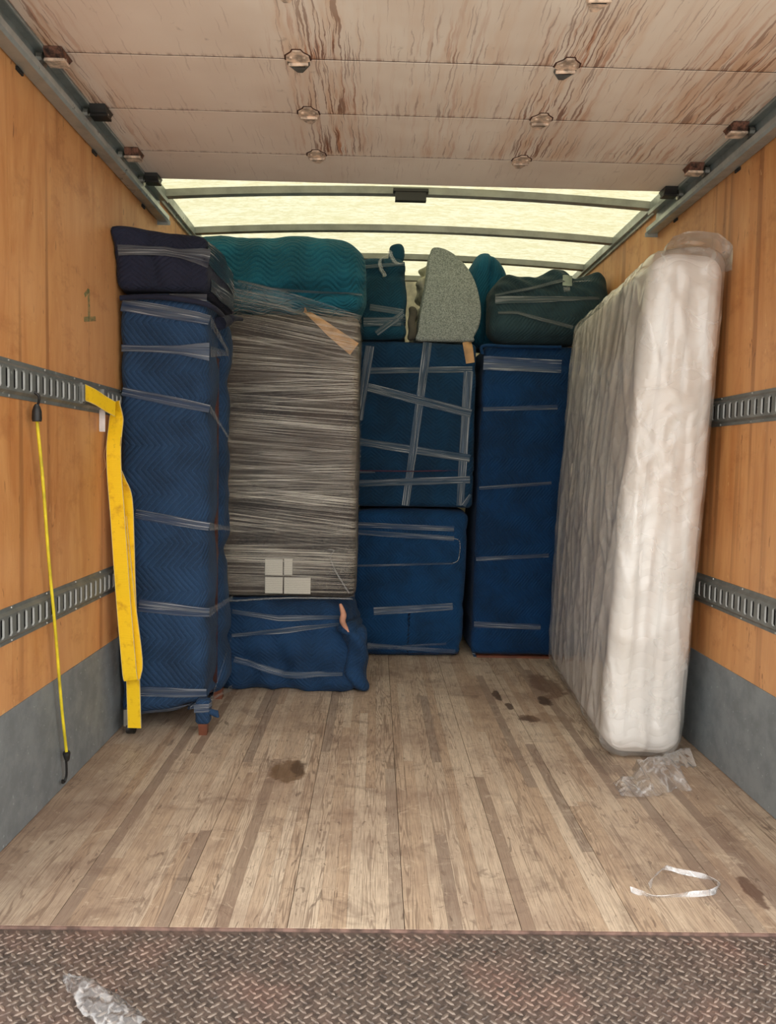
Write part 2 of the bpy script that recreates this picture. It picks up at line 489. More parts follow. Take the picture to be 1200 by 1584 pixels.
def soft_box(name, lo, hi, r, mat, parent, warp=None, res=0.016, amp=0.006, seed=0.0, bulge=0.0, pinch=(), org=None):
    """blanket-covered block: rounded box with cloth folds, bulge and tape pinches. warp(p)->p reshapes it."""
    lo = Vector(lo); hi = Vector(hi); c = (lo + hi) / 2; h = (hi - lo) / 2
    idx = {}; V = []; F = []; U = []
    def vert(p, n):
        k = (round(p.x, 5), round(p.y, 5), round(p.z, 5))
        if k in idx: return idx[k]
        inn = Vector([max(-h[i] + r, min(h[i] - r, p[i])) for i in range(3)])
        d = p - inn
        if d.length > 1e-7: q = inn + d.normalized() * r; nn = d.normalized()
        else: q = p.copy(); nn = n
        w = q + c
        e = amp * (nz(w, 3.0, seed) * 1.6 + nz(w, 7.0, seed + 5) * 1.0 + (1 - 2 * abs(nz(w, 11.0, seed + 9))) * 0.35)
        if bulge:
            bx = 1 - (p.x / h.x) ** 2; by = 1 - (p.y / h.y) ** 2; bz = 1 - (p.z / h.z) ** 2
            e += bulge * (abs(nn.x) * by * bz + abs(nn.y) * bx * bz + abs(nn.z) * bx * by)
        for z0, sl, dep, wid in pinch:
            zz = z0 + sl * (w.x - c.x)
            if abs(nn.z) < 0.7: e -= dep * math.exp(-((w.z - zz) / wid) ** 2)
        w = w + nn * e
        if warp: w = Vector(warp(w))
        idx[k] = len(V); V.append(tuple(w)); return idx[k]
    for ax in range(3):
        a, b = [(1, 2), (0, 2), (0, 1)][ax]
        na = max(4, int(2 * h[a] / res)); nb = max(4, int(2 * h[b] / res))
        for sg in (-1, 1):
            n = Vector((0, 0, 0)); n[ax] = sg
            def P(i, j):
                p = Vector((0, 0, 0)); p[ax] = sg * h[ax]
                p[a] = -h[a] + 2 * h[a] * i / na; p[b] = -h[b] + 2 * h[b] * j / nb
                return p
            for i in range(na):
                for j in range(nb):
                    ps = [P(i, j), P(i + 1, j), P(i + 1, j + 1), P(i, j + 1)]
                    if (sg > 0) == (ax == 1): ps.reverse()
                    F.append(tuple(vert(p, n) for p in ps))
                    U.append([((p[a] + c[a]), (p[b] + c[b])) for p in ps])
    o = mk(name, V, F, mat, parent, U, True, org)
    o['_'] = 0; del o['_']
    o0 = ORG[o]
    BV[o] = BVHTree.FromPolygons([Vector(v) for v in V], F)
    return o


BV = {}
TAPE = {}


def tape_on(host):
    """clear film lying flat on cloth: takes on the cloth's colour, greyed and glossy, with stretch creases and painted-in pale glints"""
    key = host.data.materials[0].name
    if key in TAPE: return TAPE[key]
    u = UNDER.get(key.split('.')[0], (24, 50, 76))
    t = NT('film_over_' + key); v = t.uv()
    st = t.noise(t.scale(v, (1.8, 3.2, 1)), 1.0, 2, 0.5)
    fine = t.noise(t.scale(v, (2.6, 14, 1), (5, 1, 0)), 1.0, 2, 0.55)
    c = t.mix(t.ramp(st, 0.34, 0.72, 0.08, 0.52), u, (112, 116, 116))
    c = t.mix(t.ramp(fine, 0.60, 0.69, 0.0, 0.80), c, (216, 219, 218))  # pale crease streaks also paint glints into the film colour
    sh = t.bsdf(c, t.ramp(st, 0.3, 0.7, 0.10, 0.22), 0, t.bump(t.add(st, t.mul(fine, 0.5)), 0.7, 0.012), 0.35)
    TAPE[key] = t.end(sh); return TAPE[key]


UNDER = {'navy_blanket': (34, 56, 86), 'dark_navy_blanket': (34, 38, 54), 'teal_blanket': (16, 76, 90), 'deep_teal_blanket': (12, 56, 72),
         'deep_blue_blanket': (10, 50, 76), 'royal_blue_blanket': (10, 54, 92), 'ultramarine_blanket': (8, 50, 90), 'faded_blue_blanket': (24, 56, 88), 'slate_blanket': (38, 60, 66)}


def tape(parent, host, path, width, mat=None, name='tape', off=0.0035, wfun=None, step=0.012):
    """strip of film pressed onto host. path: [(point, outward normal)], width in metres (list allowed)"""
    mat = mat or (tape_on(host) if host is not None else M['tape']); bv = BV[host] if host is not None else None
    P = []
    for i in range(len(path) - 1):
        a, na = Vector(path[i][0]), Vector(path[i][1]).normalized(); b, nb = Vector(path[i + 1][0]), Vector(path[i + 1][1]).normalized()
        k = max(2, int((b - a).length / step))
        for j in range(k if i < len(path) - 2 else k + 1):
            f = j / k; P.append((a.lerp(b, f), na.lerp(nb, f).normalized()))
    n = len(P); W = 5
    widths = width if isinstance(width, (list, tuple)) else [width, width]
    rows = []
    for i, (p, nn) in enumerate(P):
        tg = (P[min(i + 1, n - 1)][0] - P[max(i - 1, 0)][0]).normalized()
        ac = nn.cross(tg).normalized()
        if ac.z < 0: ac = -ac
        f = i / (n - 1) * (len(widths) - 1); q = min(int(f), len(widths) - 2); w = widths[q] + (widths[q + 1] - widths[q]) * (f - q)
        w *= 1 + 0.10 * nz((i * 0.05, widths[0] * 50, 0), 1.0, p.z)
        rows.append((p, nn, ac, w))
    D = []
    for (p, nn, ac, w) in rows:
        r_ = []
        for j in range(W):
            q = p + ac * (w * (j / (W - 1) - 0.5))
            if bv:
                hit = bv.ray_cast(q + nn * 0.25, -nn, 0.6)
                r_.append((hit[0] - q).dot(nn) if hit[0] is not None else None)
            else: r_.append(0.0)
        D.append(r_)
    V = []; F = []; U = []
    for i in range(n):
        p, nn, ac, w = rows[i]
        for j in range(W):
            vals = [D[k][l] for k in range(max(0, i - 3), min(n, i + 4)) for l in range(max(0, j - 1), min(W, j + 2)) if D[k][l] is not None]
            d = (sum(vals) / len(vals) * 0.5 + max(vals) * 0.5) if vals else 0.0
            own = D[i][j]
            if own is not None: d = max(d, own)
            V.append(tuple(p + ac * (w * (j / (W - 1) - 0.5)) + nn * (d + off)))
    L = 0.0; Ls = [0.0]
    for i in range(1, n): L += (rows[i][0] - rows[i - 1][0]).length; Ls.append(L)
    sd = random.random() * 20
    for i in range(n - 1):
        for j in range(W - 1):
            F.append((i * W + j, (i + 1) * W + j, (i + 1) * W + j + 1, i * W + j + 1))
            U.append([(Ls[i] + sd, j / (W - 1) + sd), (Ls[i + 1] + sd, j / (W - 1) + sd), (Ls[i + 1] + sd, (j + 1) / (W - 1) + sd), (Ls[i] + sd, (j + 1) / (W - 1) + sd)])
    return mk(name, V, F, mat, parent, U, True)


def ribbon(name, pts, acr, width, mat, parent, thick=0.003):
    """solid webbing: pts centre line, acr = list of across vectors"""
    V = []; F = []; U = []; n = len(pts); L = 0.0; Ls = []
    for i in range(n):
        p = Vector(pts[i]); a = Vector(acr[i]).normalized()
        t_ = (Vector(pts[min(i + 1, n - 1)]) - Vector(pts[max(i - 1, 0)])).normalized()
        nn = a.cross(t_).normalized()
        if i: L += (p - Vector(pts[i - 1])).length
        Ls.append(L)
        for sx, sn in ((-1, -1), (1, -1), (1, 1), (-1, 1)):
            V.append(tuple(p + a * (sx * width / 2) + nn * (sn * thick / 2)))
    for i in range(n - 1):
        for k in range(4):
            l = (k + 1) % 4
            F.append((i * 4 + k, i * 4 + l, (i + 1) * 4 + l, (i + 1) * 4 + k))
            va, vb = ((0, 1), (1, 1), (1, 0), (0, 0))[k]
            U.append([(Ls[i], va), (Ls[i], vb), (Ls[i + 1], vb), (Ls[i + 1], va)])
    F.append((3, 2, 1, 0)); U.append([(0, 0)] * 4); b = (n - 1) * 4
    F.append((b, b + 1, b + 2, b + 3)); U.append([(0, 0)] * 4)
    return mk(name, V, F, mat, parent, U, False)


def spline(ps, k=8):
    """Catmull-Rom through points"""
    ps = [Vector(p) for p in ps]; out = []
    for i in range(len(ps) - 1):
        p0 = ps[max(i - 1, 0)]; p1 = ps[i]; p2 = ps[i + 1]; p3 = ps[min(i + 2, len(ps) - 1)]
        for j in range(k):
            t = j / k
            out.append(0.5 * ((2 * p1) + (p2 - p0) * t + (2 * p0 - 5 * p1 + 4 * p2 - p3) * t * t + (3 * p1 - p0 - 3 * p2 + p3) * t ** 3))
    out.append(ps[-1]); return out


# ------------------------------------------------------------------ the setting
XL, XR = -1.19, 1.22            # inner faces of the side walls
Y0, Y1 = 1.832, 5.75            # rear edge of the floor, front wall
ZT = 2.395                       # top of the plywood

put_props(MB().box((-30, -30, -1.16), (30, 40, -1.10)).build('ground', M['bounce_ground']), kind='structure',  # unseen ground added, kept pale to bounce light up into the truck
          label='unseen pale ground outside the truck added to bounce light', cat='ground')

floor = put_props(MB().box((XL - 0.03, Y0 + 0.002, -0.06), (XR + 0.03, Y1, -0.028)).build('floor', M['void']), kind='structure',
                  label='worn oak strip floor of the truck box', cat='floor')
pm = bpy.data.meshes.new('plank')
bm = bmesh.new(); bmesh.ops.create_cube(bm, size=1.0); bm.to_mesh(pm); bm.free(); pm.materials.append(M['plank'])
rnd = random.Random(5)
bw = 0.2905; x = XL; b = 0
while x < XR - 0.01:
    x1 = min(x + bw, XR); ns = max(1, round((x1 - x) / 0.0363)); sw = (x1 - x) / ns
    for s in range(ns):
        y = Y0
        while y < Y1 - 0.01:
            ln = rnd.uniform(0.7, 1.9)
            if y == Y0: ln *= rnd.uniform(0.3, 1)
            ye = min(y + ln, Y1)
            if Y1 - ye < 0.35: ye = Y1
            gl = 0.0009 if s == 0 else 0.0002; gr = 0.0009 if s == ns - 1 else 0.0002
            o = bpy.data.objects.new('plank', pm); COL.objects.link(o); o.parent = floor
            dz = rnd.uniform(-0.0006, 0.0)
            xa = x + s * sw + gl; xb = x + (s + 1) * sw - gr
            o.location = Vector(((xa + xb) / 2, (y + ye) / 2, dz - 0.014)) - ORG[floor]
            o.scale = (xb - xa, ye - y - 0.0006, 0.028)
            y = ye
    x = x1; b += 1

# steel edge of the floor and the tread plate behind it
put_props(MB().box((XL - 0.03, Y0 - 0.006, -0.10), (XR + 0.03, Y0, -0.002)).build('trim_1', simple('worn_steel_edge', (150, 120, 108), .6, .1, .2, 30)), kind='structure',
          label='thin rusty steel edge strip at the end of the floor', cat='trim')
lg = thing('liftgate_platform', (0.015, 1.5, -0.05), 'rusty brown diamond tread steel liftgate platform before the wooden floor', 'platform')
MB().box((-1.30, 1.15, -0.035), (1.33, Y0 - 0.008, -0.007)).build('tread_plate', M['plate'], lg)
pit = 0.0285; V = []; F = []
def lug(cx, cy, ang):
    b = len(V); ca, sa = math.cos(ang), math.sin(ang); L_, W_, H_ = 0.0142, 0.0042, 0.0024
    z0 = -0.0071
    def w(u, v, z): V.append((cx + u * ca - v * sa, cy + u * sa + v * ca, z))
    for u, v in ((-L_, 0), (-L_ * .5, -W_), (L_ * .5, -W_), (L_, 0), (L_ * .5, W_), (-L_ * .5, W_)): w(u, v, z0)
    for u, v in ((-L_ * .7, 0), (-L_ * .35, -W_ * .5), (L_ * .35, -W_ * .5), (L_ * .7, 0), (L_ * .35, W_ * .5), (-L_ * .35, W_ * .5)): w(u, v, z0 + H_)
    for k in range(6): F.append((b + k, b + (k + 1) % 6, b + 6 + (k + 1) % 6, b + 6 + k))
    F.append(tuple(b + 6 + k for k in range(6)))
j = 0; y = Y0 - 0.022
while y > 1.17:
    xx = -1.28 + (pit / 2 if j % 2 else 0)
    while xx < 1.31:
        lug(xx, y, math.radians(45 if j % 2 else -45)); xx += pit
    y -= pit / 2; j += 1
put_props(mk('tread_lug', V, F, M['lug'], lg), kind='stuff')

# side walls: framing, plywood sheets, kick plates
for side, xw, sg, seams in (('left', XL, -1, (1.90, 2.272, 3.492, 4.712)), ('right', XR, 1, (1.938, 3.158, 4.378))):
    xo = xw + sg * 0.05
    wl = put_props(MB().box((min(xw + sg * 0.016, xo), Y0 - 0.15, -0.10), (max(xw + sg * 0.016, xo), Y1 + 0.05, 2.445)).build('wall_' + side, M['white']),
                   kind='structure', label=side + ' side wall of the truck lined with orange brown plywood', cat='wall')
    ys = [Y0 - 0.1] + list(seams) + [Y1]
    for a, b_ in zip(ys[:-1], ys[1:]):
        if b_ - a < 0.05: continue
        MB().box((min(xw, xw + sg * 0.015), a + 0.001, -0.02), (max(xw, xw + sg * 0.015), b_ - 0.001, ZT)).build('plywood_panel', M['ply'], wl)
    bb = put_props(MB().box((min(xw, xw - sg * 0.004), Y0 - 0.1, 0.003), (max(xw, xw - sg * 0.004), Y1, 0.398)).build('baseboard_' + side, M['kick']),
                   kind='structure', label='grey painted metal kick plate along the foot of the %s wall' % side, cat='kick plate')
    # top rail carrying the roof
    tr = MB().box((min(xw - sg * 0.028, xw + sg * 0.05), Y0 - 0.1, 2.403), (max(xw - sg * 0.028, xw + sg * 0.05), Y1, 2.445))
    tr.box((min(xw - sg * 0.012, xw), Y0 - 0.1, 2.385), (max(xw - sg * 0.012, xw), Y1, 2.403))
    put_props(tr.build('trim_2' if side == 'left' else 'trim_3', M['rail']), kind='structure',
              label='grey metal top rail above the %s plywood wall' % side, cat='trim')
put_props(MB().box((XL, Y1, -0.05), (XR, Y1 + 0.05, 2.488)).build('wall_front', M['white']), kind='structure',
          label='pale front wall of the truck behind the stacked load', cat='wall')

# green numeral 1 marked on the left plywood
s1 = MB(); q = lambda px, py: atx(px, py, XL + 0.0008)
def bar(p0, p1, w):
    a = q(*p0); b_ = q(*p1); d = (b_ - a).normalized(); n_ = Vector((1, 0, 0)).cross(d).normalized() * w / 2
    e = Vector((0.0006, 0, 0)); bb_ = len(s1.v)
    for p in (a - n_, a + n_, b_ + n_, b_ - n_): s1.v.append(tuple(p)); s1.v.append(tuple(p - e))
    s1.f.append((bb_, bb_ + 2, bb_ + 4, bb_ + 6))
    for k in range(4): s1.f.append((bb_ + 2 * k, bb_ + (2 * k + 2) % 8, bb_ + (2 * k + 3) % 8, bb_ + 2 * k + 1))
bar((137, 447), (138, 494), 0.020); bar((130, 494), (148, 493), 0.018); bar((137, 449), (131, 457), 0.016)
tg = NT('faded_green_marker'); pv = tg.noise(tg.pos(), 60, 4, 0.7)
M['green'] = tg.end(tg.mixs(tg.ramp(pv, 0.35, 0.7, 0.62, 0.12), tg.n('BsdfTransparent').outputs[0], tg.bsdf((112, 140, 96), 0.7)))
s1.build('painted_numeral', M['green'], bpy.data.objects['wall_left'])

# roof: translucent skin on arched bows
def arch(x): return 0.042 * (1 - ((x - 0.015) / 1.205) ** 2)
V = []; F = []; NX, NY = 24, 40
for jj in range(NY + 1):
    for ii in range(NX + 1):
        xx = XL - 0.05 + (XR - XL + 0.10) * ii / NX; yy = 1.70 + (Y1 + 0.05 - 1.70) * jj / NY
        V.append((xx, yy, 2.447 + arch(xx)))
for jj in range(NY):
    for ii in range(NX):
        a = jj * (NX + 1) + ii; F.append((a, a + 1, a + NX + 2, a + NX + 1))
ceil = put_props(mk('ceiling', V, F, M['roof'], None, None, True), kind='structure',
                 label='pale yellow translucent fibreglass roof of the truck', cat='ceiling')
for yb in (2.05, 2.65, 3.25, 3.85, 4.45, 5.05, 5.62):
    m = MB(); prev = None
    n = 24; ring = []
    for i in range(n + 1):
        xx = XL - 0.02 + (XR - XL + 0.04) * i / n; zt = 2.446 + arch(xx)
        ring.append([(xx, yb - 0.022, zt), (xx, yb - 0.022, zt - 0.034), (xx, yb + 0.022, zt - 0.034), (xx, yb + 0.022, zt)])
    for i, rg in enumerate(ring):
        m.v += rg
        if i:
            for k in range(4):
                l = (k + 1) % 4; m.f.append(((i - 1) * 4 + k, (i - 1) * 4 + l, i * 4 + l, i * 4 + k))
    bo = m.build('roof_bow', M['bow'], ceil)
    if yb == 3.85:
        pc = at(635, 303, 3.82)
        MB().box((pc.x - 0.075, 3.795, pc.z - 0.03), (pc.x + 0.075, 3.828, pc.z + 0.022)).box((pc.x - 0.085, 3.79, pc.z + 0.012), (pc.x + 0.085, 3.83, pc.z + 0.026)).build('bow_bracket', M['dark'], bo)

# roll-up door parked under the roof
ZD = 2.372
door = thing('door_1', (0.015, 2.6, ZD), 'rust-streaked cream roll-up door raised overhead with hinged panels', 'door', kind='structure')
dy = [1.330, 1.6985, 2.067, 2.4355, 2.804, 3.1725, 3.478]
for a, b_ in zip(dy[:-1], dy[1:]):
    poly = [(a + 0.002, ZD + 0.0012), (a + 0.004, ZD), (b_ - 0.0035, ZD), (b_ - 0.002, ZD + 0.001), (b_ - 0.002, ZD + 0.022), (a + 0.002, ZD + 0.022)]
    MB().prism(poly, lambda p, k: ((-1.135, 1.163)[k], p[0], p[1])).build('door_panel', M['door'], door)


for b_ in dy[1:-1]:
    MB().box((-1.13, b_ - .012, ZD + .0223), (1.158, b_ + .012, ZD + .026)).box((-1.132, b_ - .0019, ZD + .0008), (1.160, b_ + .0019, ZD + .0222)).build('seam_shade_strip', M['seam'], door)  # added cover stops light leaking; dark fill paints shade into the gap


def hinge(cx, cy, plate2):
    """centre hinge: crown-shaped leaf, knuckle barrel and triangular tail"""
    z = ZD
    h = [(-.034, -.035), (-.036, -.012), (-.024, -.004), (-.022, .0), (.022, .0), (.024, -.004), (.036, -.012), (.034, -.035), (.018, -.052), (.012, -.066), (-.012, -.066), (-.018, -.052)]
    m = MB(); m.prism([(x_, y_) for x_, y_ in h], lambda p, k: (cx + p[0], cy + p[1] * 1.0 + 0.012, z - 0.001 - 0.005 * k))
    ho = m.build('hinge', M['cream'], door)
    bk = MB(); bk.prism([(x_ * 1.16, (y_ + .033) * 1.13 - .034) for x_, y_ in h], lambda p, k: (cx + p[0], cy + p[1] + 0.012, z - 0.0004 - 0.0008 * k))
    bk.build('hinge_gasket', M['hgask'], ho)
    t_ = MB(); t_.prism([(-.034, .004), (.034, .004), (.034, .018), (.008, .064), (-.008, .064), (-.034, .018)], lambda p, k: (cx + p[0], cy + p[1] + 0.008, z - 0.001 - 0.004 * k))
    t_.build('hinge_leaf', M['zinc'] if plate2 else M['cream'], ho)
    MB().tube([(cx - .030, cy + .012, z - .010), (cx + .030, cy + .012, z - .008)], .0055, 10).build('hinge_barrel', M['cream'], ho)
    e = MB()
    e.box((cx - .020, cy + .016, z - .012), (cx + .020, cy + .023, z - .004))
    e.build('hinge_slot', M['void'], ho)
    for sx in (-.020, .020):
        MB().tube([(cx + sx, cy - .022, z - .004), (cx + sx, cy - .022, z - .011)], .005, 8).build('hinge_bolt', M['cream'], ho)


for k, yy in enumerate((1.6985, 2.067, 2.4355, 2.804, 3.1725)):
    for hx in (-0.382, 0.440): hinge(hx, yy, k == 2)


def roller(sg, yy, dark):
    """end hinge with roller riding in the side channel"""
    xe = -1.135 if sg < 0 else 1.163
    x0 = xe - sg * 0.052; x1_ = xe + sg * 0.004
    m = MB()
    m.prism([(-.040, 0), (.046, 0), (.030, -.014), (.016, -.030), (-.018, -.032), (-.034, -.012)], lambda p, k: ((x0, x1_)[k], yy + p[0], ZD - 0.002 + p[1]))
    br = m.build('roller_bracket', M['dark'] if dark else M['rust'], door)
    MB().box((min(x0 - sg * .004, x1_), yy - .030, ZD - .039), (max(x0 - sg * .004, x1_), yy + .016, ZD - .031)).build('bracket_plate', M['dark'] if dark else M['cream'], br)
    MB().tube([(x0, yy - .004, ZD - .026), (xe + sg * 0.032, yy - .004, ZD - .026)], .006, 8).build('roller_axle', M['zinc'], br)
    MB().tube([(xe + sg * 0.014, yy - .004, ZD - .026), (xe + sg * 0.032, yy - .004, ZD - .026)], .021, 14).build('roller_wheel', M['zinc'], br)


for k, yy in enumerate((1.6985, 2.067, 2.4355, 2.804, 3.1725)):
    roller(-1, yy, k == 3); roller(1, yy, False)
roller(-1, 3.44, True); roller(1, 3.44, True)

for side, xw, sg in (('left', XL, 1), ('right', XR, -1)):
    # C-channel, mouth facing the middle of the truck
    zc = 2.335
    pr = [(0.004, -.055), (0.050, -.058), (0.058, -.050), (0.058, -.030), (0.050, -.028), (0.050, -.044), (0.014, -.046), (0.012, .040), (0.044, .042), (0.046, .030), (0.052, .030), (0.054, .046), (0.046, .052), (0.004, .050)]
    m = MB(); b_ = 0; Ya, Yb = 1.55, 3.78
    m.prism(pr, lambda p, k: (xw + sg * p[0], (Ya, Yb)[k], zc + p[1]))
    m.f = [f for f in m.f if len(f) == 4] + [tuple(range(14))[::-1], tuple(range(14, 28))]
    dt = thing('door_track', (xw + sg * .03, 2.6, zc), 'galvanised roller channel high on the %s wall beside the raised door' % side, 'door track')
    m.build('channel', M['rail'], dt)
    for yb in (2.35, 2.95, 3.55):
        MB().box((min(xw, xw + sg * .006), yb - .02, 2.268), (max(xw, xw + sg * .006), yb + .02, 2.279)).build('mounting_tab', M['void'], dt)
    MB().box((min(xw, xw + sg * .062), Yb, zc - .072), (max(xw, xw + sg * .062), Yb + .003, zc - .052)).build('end_stop', M['rail'], dt)

# slotted cargo rails
def cargo_rail(side, z0, z1, label):
    xw, sg = (XL, 1) if side == 'left' else (XR, -1)
    zc = (z0 + z1) / 2; hh = (z1 - z0) / 2
    t = thing('cargo_rail', (xw, 3.5, z0), label, 'cargo rail', 'slotted cargo rails on the side walls')
    ya, yb = Y0 + 0.02, Y1 - 0.02; pitch = 0.0486; ph = 2.221 - 0.012 - (0 if side == 'left' else 0.02)
    d0, d1 = 0.0025, 0.013      # flange and raised web height off the wall
    V = []; F = []; LP = []
    def P(y, z, d): V.append((xw + sg * d, y, z)); return len(V) - 1
    def quad(a): F.append(tuple(P(*p) for p in a))
    # profile strips (flange, bevel) top and bottom
    wz = hh - 0.020; wb = hh - 0.011
    for s_ in (-1, 1):
        quad([(ya, zc + s_ * hh, 0), (yb, zc + s_ * hh, 0), (yb, zc + s_ * hh, d0), (ya, zc + s_ * hh, d0)])
        quad([(ya, zc + s_ * hh, d0), (yb, zc + s_ * hh, d0), (yb, zc + s_ * wb, d0), (ya, zc + s_ * wb, d0)])
        quad([(ya, zc + s_ * wb, d0), (yb, zc + s_ * wb, d0), (yb, zc + s_ * wz, d1), (ya, zc + s_ * wz, d1)])
    for ye in (ya, yb):
        quad([(ye, zc - wb, 0), (ye, zc - wz, d1), (ye, zc + wz, d1), (ye, zc + wb, 0)])
    sh = 0.0295; hw = 0.0115; cr = 0.006
    y = ph - pitch * int((ph - ya) / pitch)
    while y + pitch < yb:
        yc = y + pitch / 2; a, b_ = y, y + pitch
        quad([(a, zc - wz, d1), (b_, zc - wz, d1), (b_, zc - sh, d1), (a, zc - sh, d1)])
        quad([(a, zc + sh, d1), (b_, zc + sh, d1), (b_, zc + wz, d1), (a, zc + wz, d1)])
        quad([(a, zc - sh, d1), (yc - hw, zc - sh, d1), (yc - hw, zc + sh, d1), (a, zc + sh, d1)])
        quad([(yc + hw, zc - sh, d1), (b_, zc - sh, d1), (b_, zc + sh, d1), (yc + hw, zc + sh, d1)])
        ring = [(yc - hw + cr, zc - sh), (yc + hw - cr, zc - sh), (yc + hw, zc - sh + cr), (yc + hw, zc + sh - cr), (yc + hw - cr, zc + sh), (yc - hw + cr, zc + sh), (yc - hw, zc + sh - cr), (yc - hw, zc - sh + cr)]
        for (c0, p0, p1) in (((yc - hw, zc - sh), ring[7], ring[0]), ((yc + hw, zc - sh), ring[1], ring[2]), ((yc + hw, zc + sh), ring[3], ring[4]), ((yc - hw, zc + sh), ring[5], ring[6])):
            F.append((P(*c0, d1), P(*p0, d1), P(*p1, d1)))
        for k in range(8):
            p0, p1 = ring[k], ring[(k + 1) % 8]
            LP.append([(*p0, d1), (*p1, d1), (*p1, d1 - 0.0062), (*p0, d1 - 0.0062)])
        y += pitch
    quad([(ya, zc - wz, d1), (y - pitch * int((y - ya) / pitch), zc - wz, d1), (y - pitch * int((y - ya) / pitch), zc + wz, d1), (ya, zc + wz, d1)])
    nweb = len(F)
    for qd in LP: quad(qd)
    t_web = mk('slotted_web', V, F, M['track'], t)
    web = bpy.data.objects[t_web.name]; web.data.materials.append(M['lip'])
    for pi in range(nweb, len(web.data.polygons)): web.data.polygons[pi].material_index = 1
    MB().box((min(xw + sg * .0005, xw + sg * .002), ya, zc - wz), (max(xw + sg * .0005, xw + sg * .002), yb, zc + wz)).build('backing', M['void'], t)
    rm = None; yy = 2.02
    while yy < 4.2:
        for zz in (z0 + 0.0055, z1 - 0.0055):
            if rm is None:
                o = MB().tube([(xw + sg * d0, yy, zz), (xw + sg * (d0 + .003), yy, zz)], [.0045, .003], 8).build('rivet', M['zinc'], t); rm = (o.data, yy, zz)
            else:
                o = bpy.data.objects.new('rivet', rm[0]); COL.objects.link(o); o.parent = t; o.location = (0, yy - rm[1], zz - rm[2])
        yy += 0.243
    return t


cargo_rail('left', 1.316, 1.428, 'upper grey slotted steel cargo rail on the left plywood wall')
cargo_rail('left', 0.598, 0.706, 'lower grey slotted steel cargo rail on left wall just above kick plate')
cargo_rail('right', 1.316, 1.428, 'upper grey slotted cargo rail on right wall behind the mattress')
cargo_rail('right', 0.604, 0.722, 'lower grey slotted cargo rail on right wall near the mattress foot')

FR = Vector((0, -1, 0)); RT = Vector((1, 0, 0)); LT = Vector((-1, 0, 0)); UP = Vector((0, 0, 1)); CR = (FR + RT).normalized()

# ------------------------------------------------------------------ tall wrapped cabinet on the left
YF = 3.185
c1 = thing('wrapped_cabinet', (-1.0, 3.5, 0), 'tall narrow cabinet wrapped in navy quilted blankets with wooden legs by left wall', 'wrapped furniture')
zz_ = lambda px, py: at(px, py, YF).z
pins = []
tl = [((187, 471), (322, 494), 0.052), ((187, 538), (322, 543), 0.05), ((188, 605), (322, 632), 0.038), ((210, 795), (322, 815), 0.042), ((214, 936), (322, 949), 0.052), ((214, 1069), (318, 1073), 0.042)]
for a, b_, w in tl:
    za, zb = zz_(*a), zz_(*b_); pins.append(((za + zb) / 2, (zb - za) / 0.36, 0.012, 0.045))


def warp_front(p):
    # hem hangs lower near the wall and climbs towards the right leg
    x_, y_, z_ = p
    if z_ < 0.16:
        k = (0.16 - z_) / 0.11
        z_ += k * (0.075 * max(0, (x_ + 1.12) / 0.3) + 0.006 * math.sin(x_ * 40))
        y_ += k * 0.012
    return (max(x_, XL + .016), y_, z_)


fb = soft_box('front_blanket', (-1.180, YF, 0.055), (-0.822, 3.45, 1.812), 0.045, M['navy'], c1, warp_front, 0.014, 0.007, 1.0, 0.010, pins)
bb = soft_box('rear_blanket', (-1.165, 3.535, 0.07), (-0.822, 3.735, 1.80), 0.06, M['navy'], c1, lambda p: (max(p[0], XL + .016), p[1], p[2]), 0.018, 0.013, 4.0, 0.014,
              [(0.72, 0, 0.03, 0.05), (1.05, 0, 0.02, 0.06), (1.50, 0, 0.02, 0.06), (0.30, 0, 0.02, 0.05)])
MB().box((-1.165, 3.40, 0.09), (-0.850, 3.60, 1.78)).build('wooden_carcass', M['wood'], c1)
MB().box((-0.850, 3.465, 0.12), (-0.838, 3.52, 1.60)).build('door_edge', M['wood'], c1)
# legs: bare wooden block under a taped blanket sleeve, castor by the wall, two behind
lp = atz(313, 1138)
MB().prism([(-.020, -.020), (.020, -.020), (.020, .020), (-.020, .020)], lambda p, k: (lp.x + p[0] * (0.8 + .3 * k), lp.y + 0.02 + p[1] * (0.8 + .3 * k), 0.0 + 0.12 * k)).build('leg', M['legwood'], c1)
sl = soft_box('leg_sleeve', (lp.x - .033, lp.y - .012, 0.045), (lp.x + .033, lp.y + .055, 0.155), 0.02, M['navy'], c1, None, 0.008, 0.004, 2.0)
tape(c1, sl, [((lp.x - .033, lp.y - .012, .118), FR), ((lp.x + .028, lp.y - .012, .122), FR), ((lp.x + .033, lp.y + .03, .122), RT)], 0.035)
MB().tube([(lp.x + .03, lp.y + .01, .10), (lp.x + .055, lp.y + .0, .095), (lp.x + .06, lp.y + .02, .075)], [.012, .016, .006], 8).build('blanket_tuft', M['navy'], c1, True)
cp = atz(198, 1138)
MB().tube([(cp.x - .012, cp.y + .03, .024), (cp.x + .020, cp.y + .03, .024)], .024, 16).build('castor', M['dark'], c1, True)
MB().prism([(-.022, 0.02), (.03, 0.02), (.03, .09), (-.022, .09)], lambda p, k: (cp.x + p[0], cp.y + .012 + .036 * k, p[1] + .015)).build('castor_fork', M['zinc'], c1)
for lx in (-1.13, -0.86):
    MB().box((lx - .02, 3.64, 0), (lx + .02, 3.68, .12)).build('leg', M['legwood'], c1)
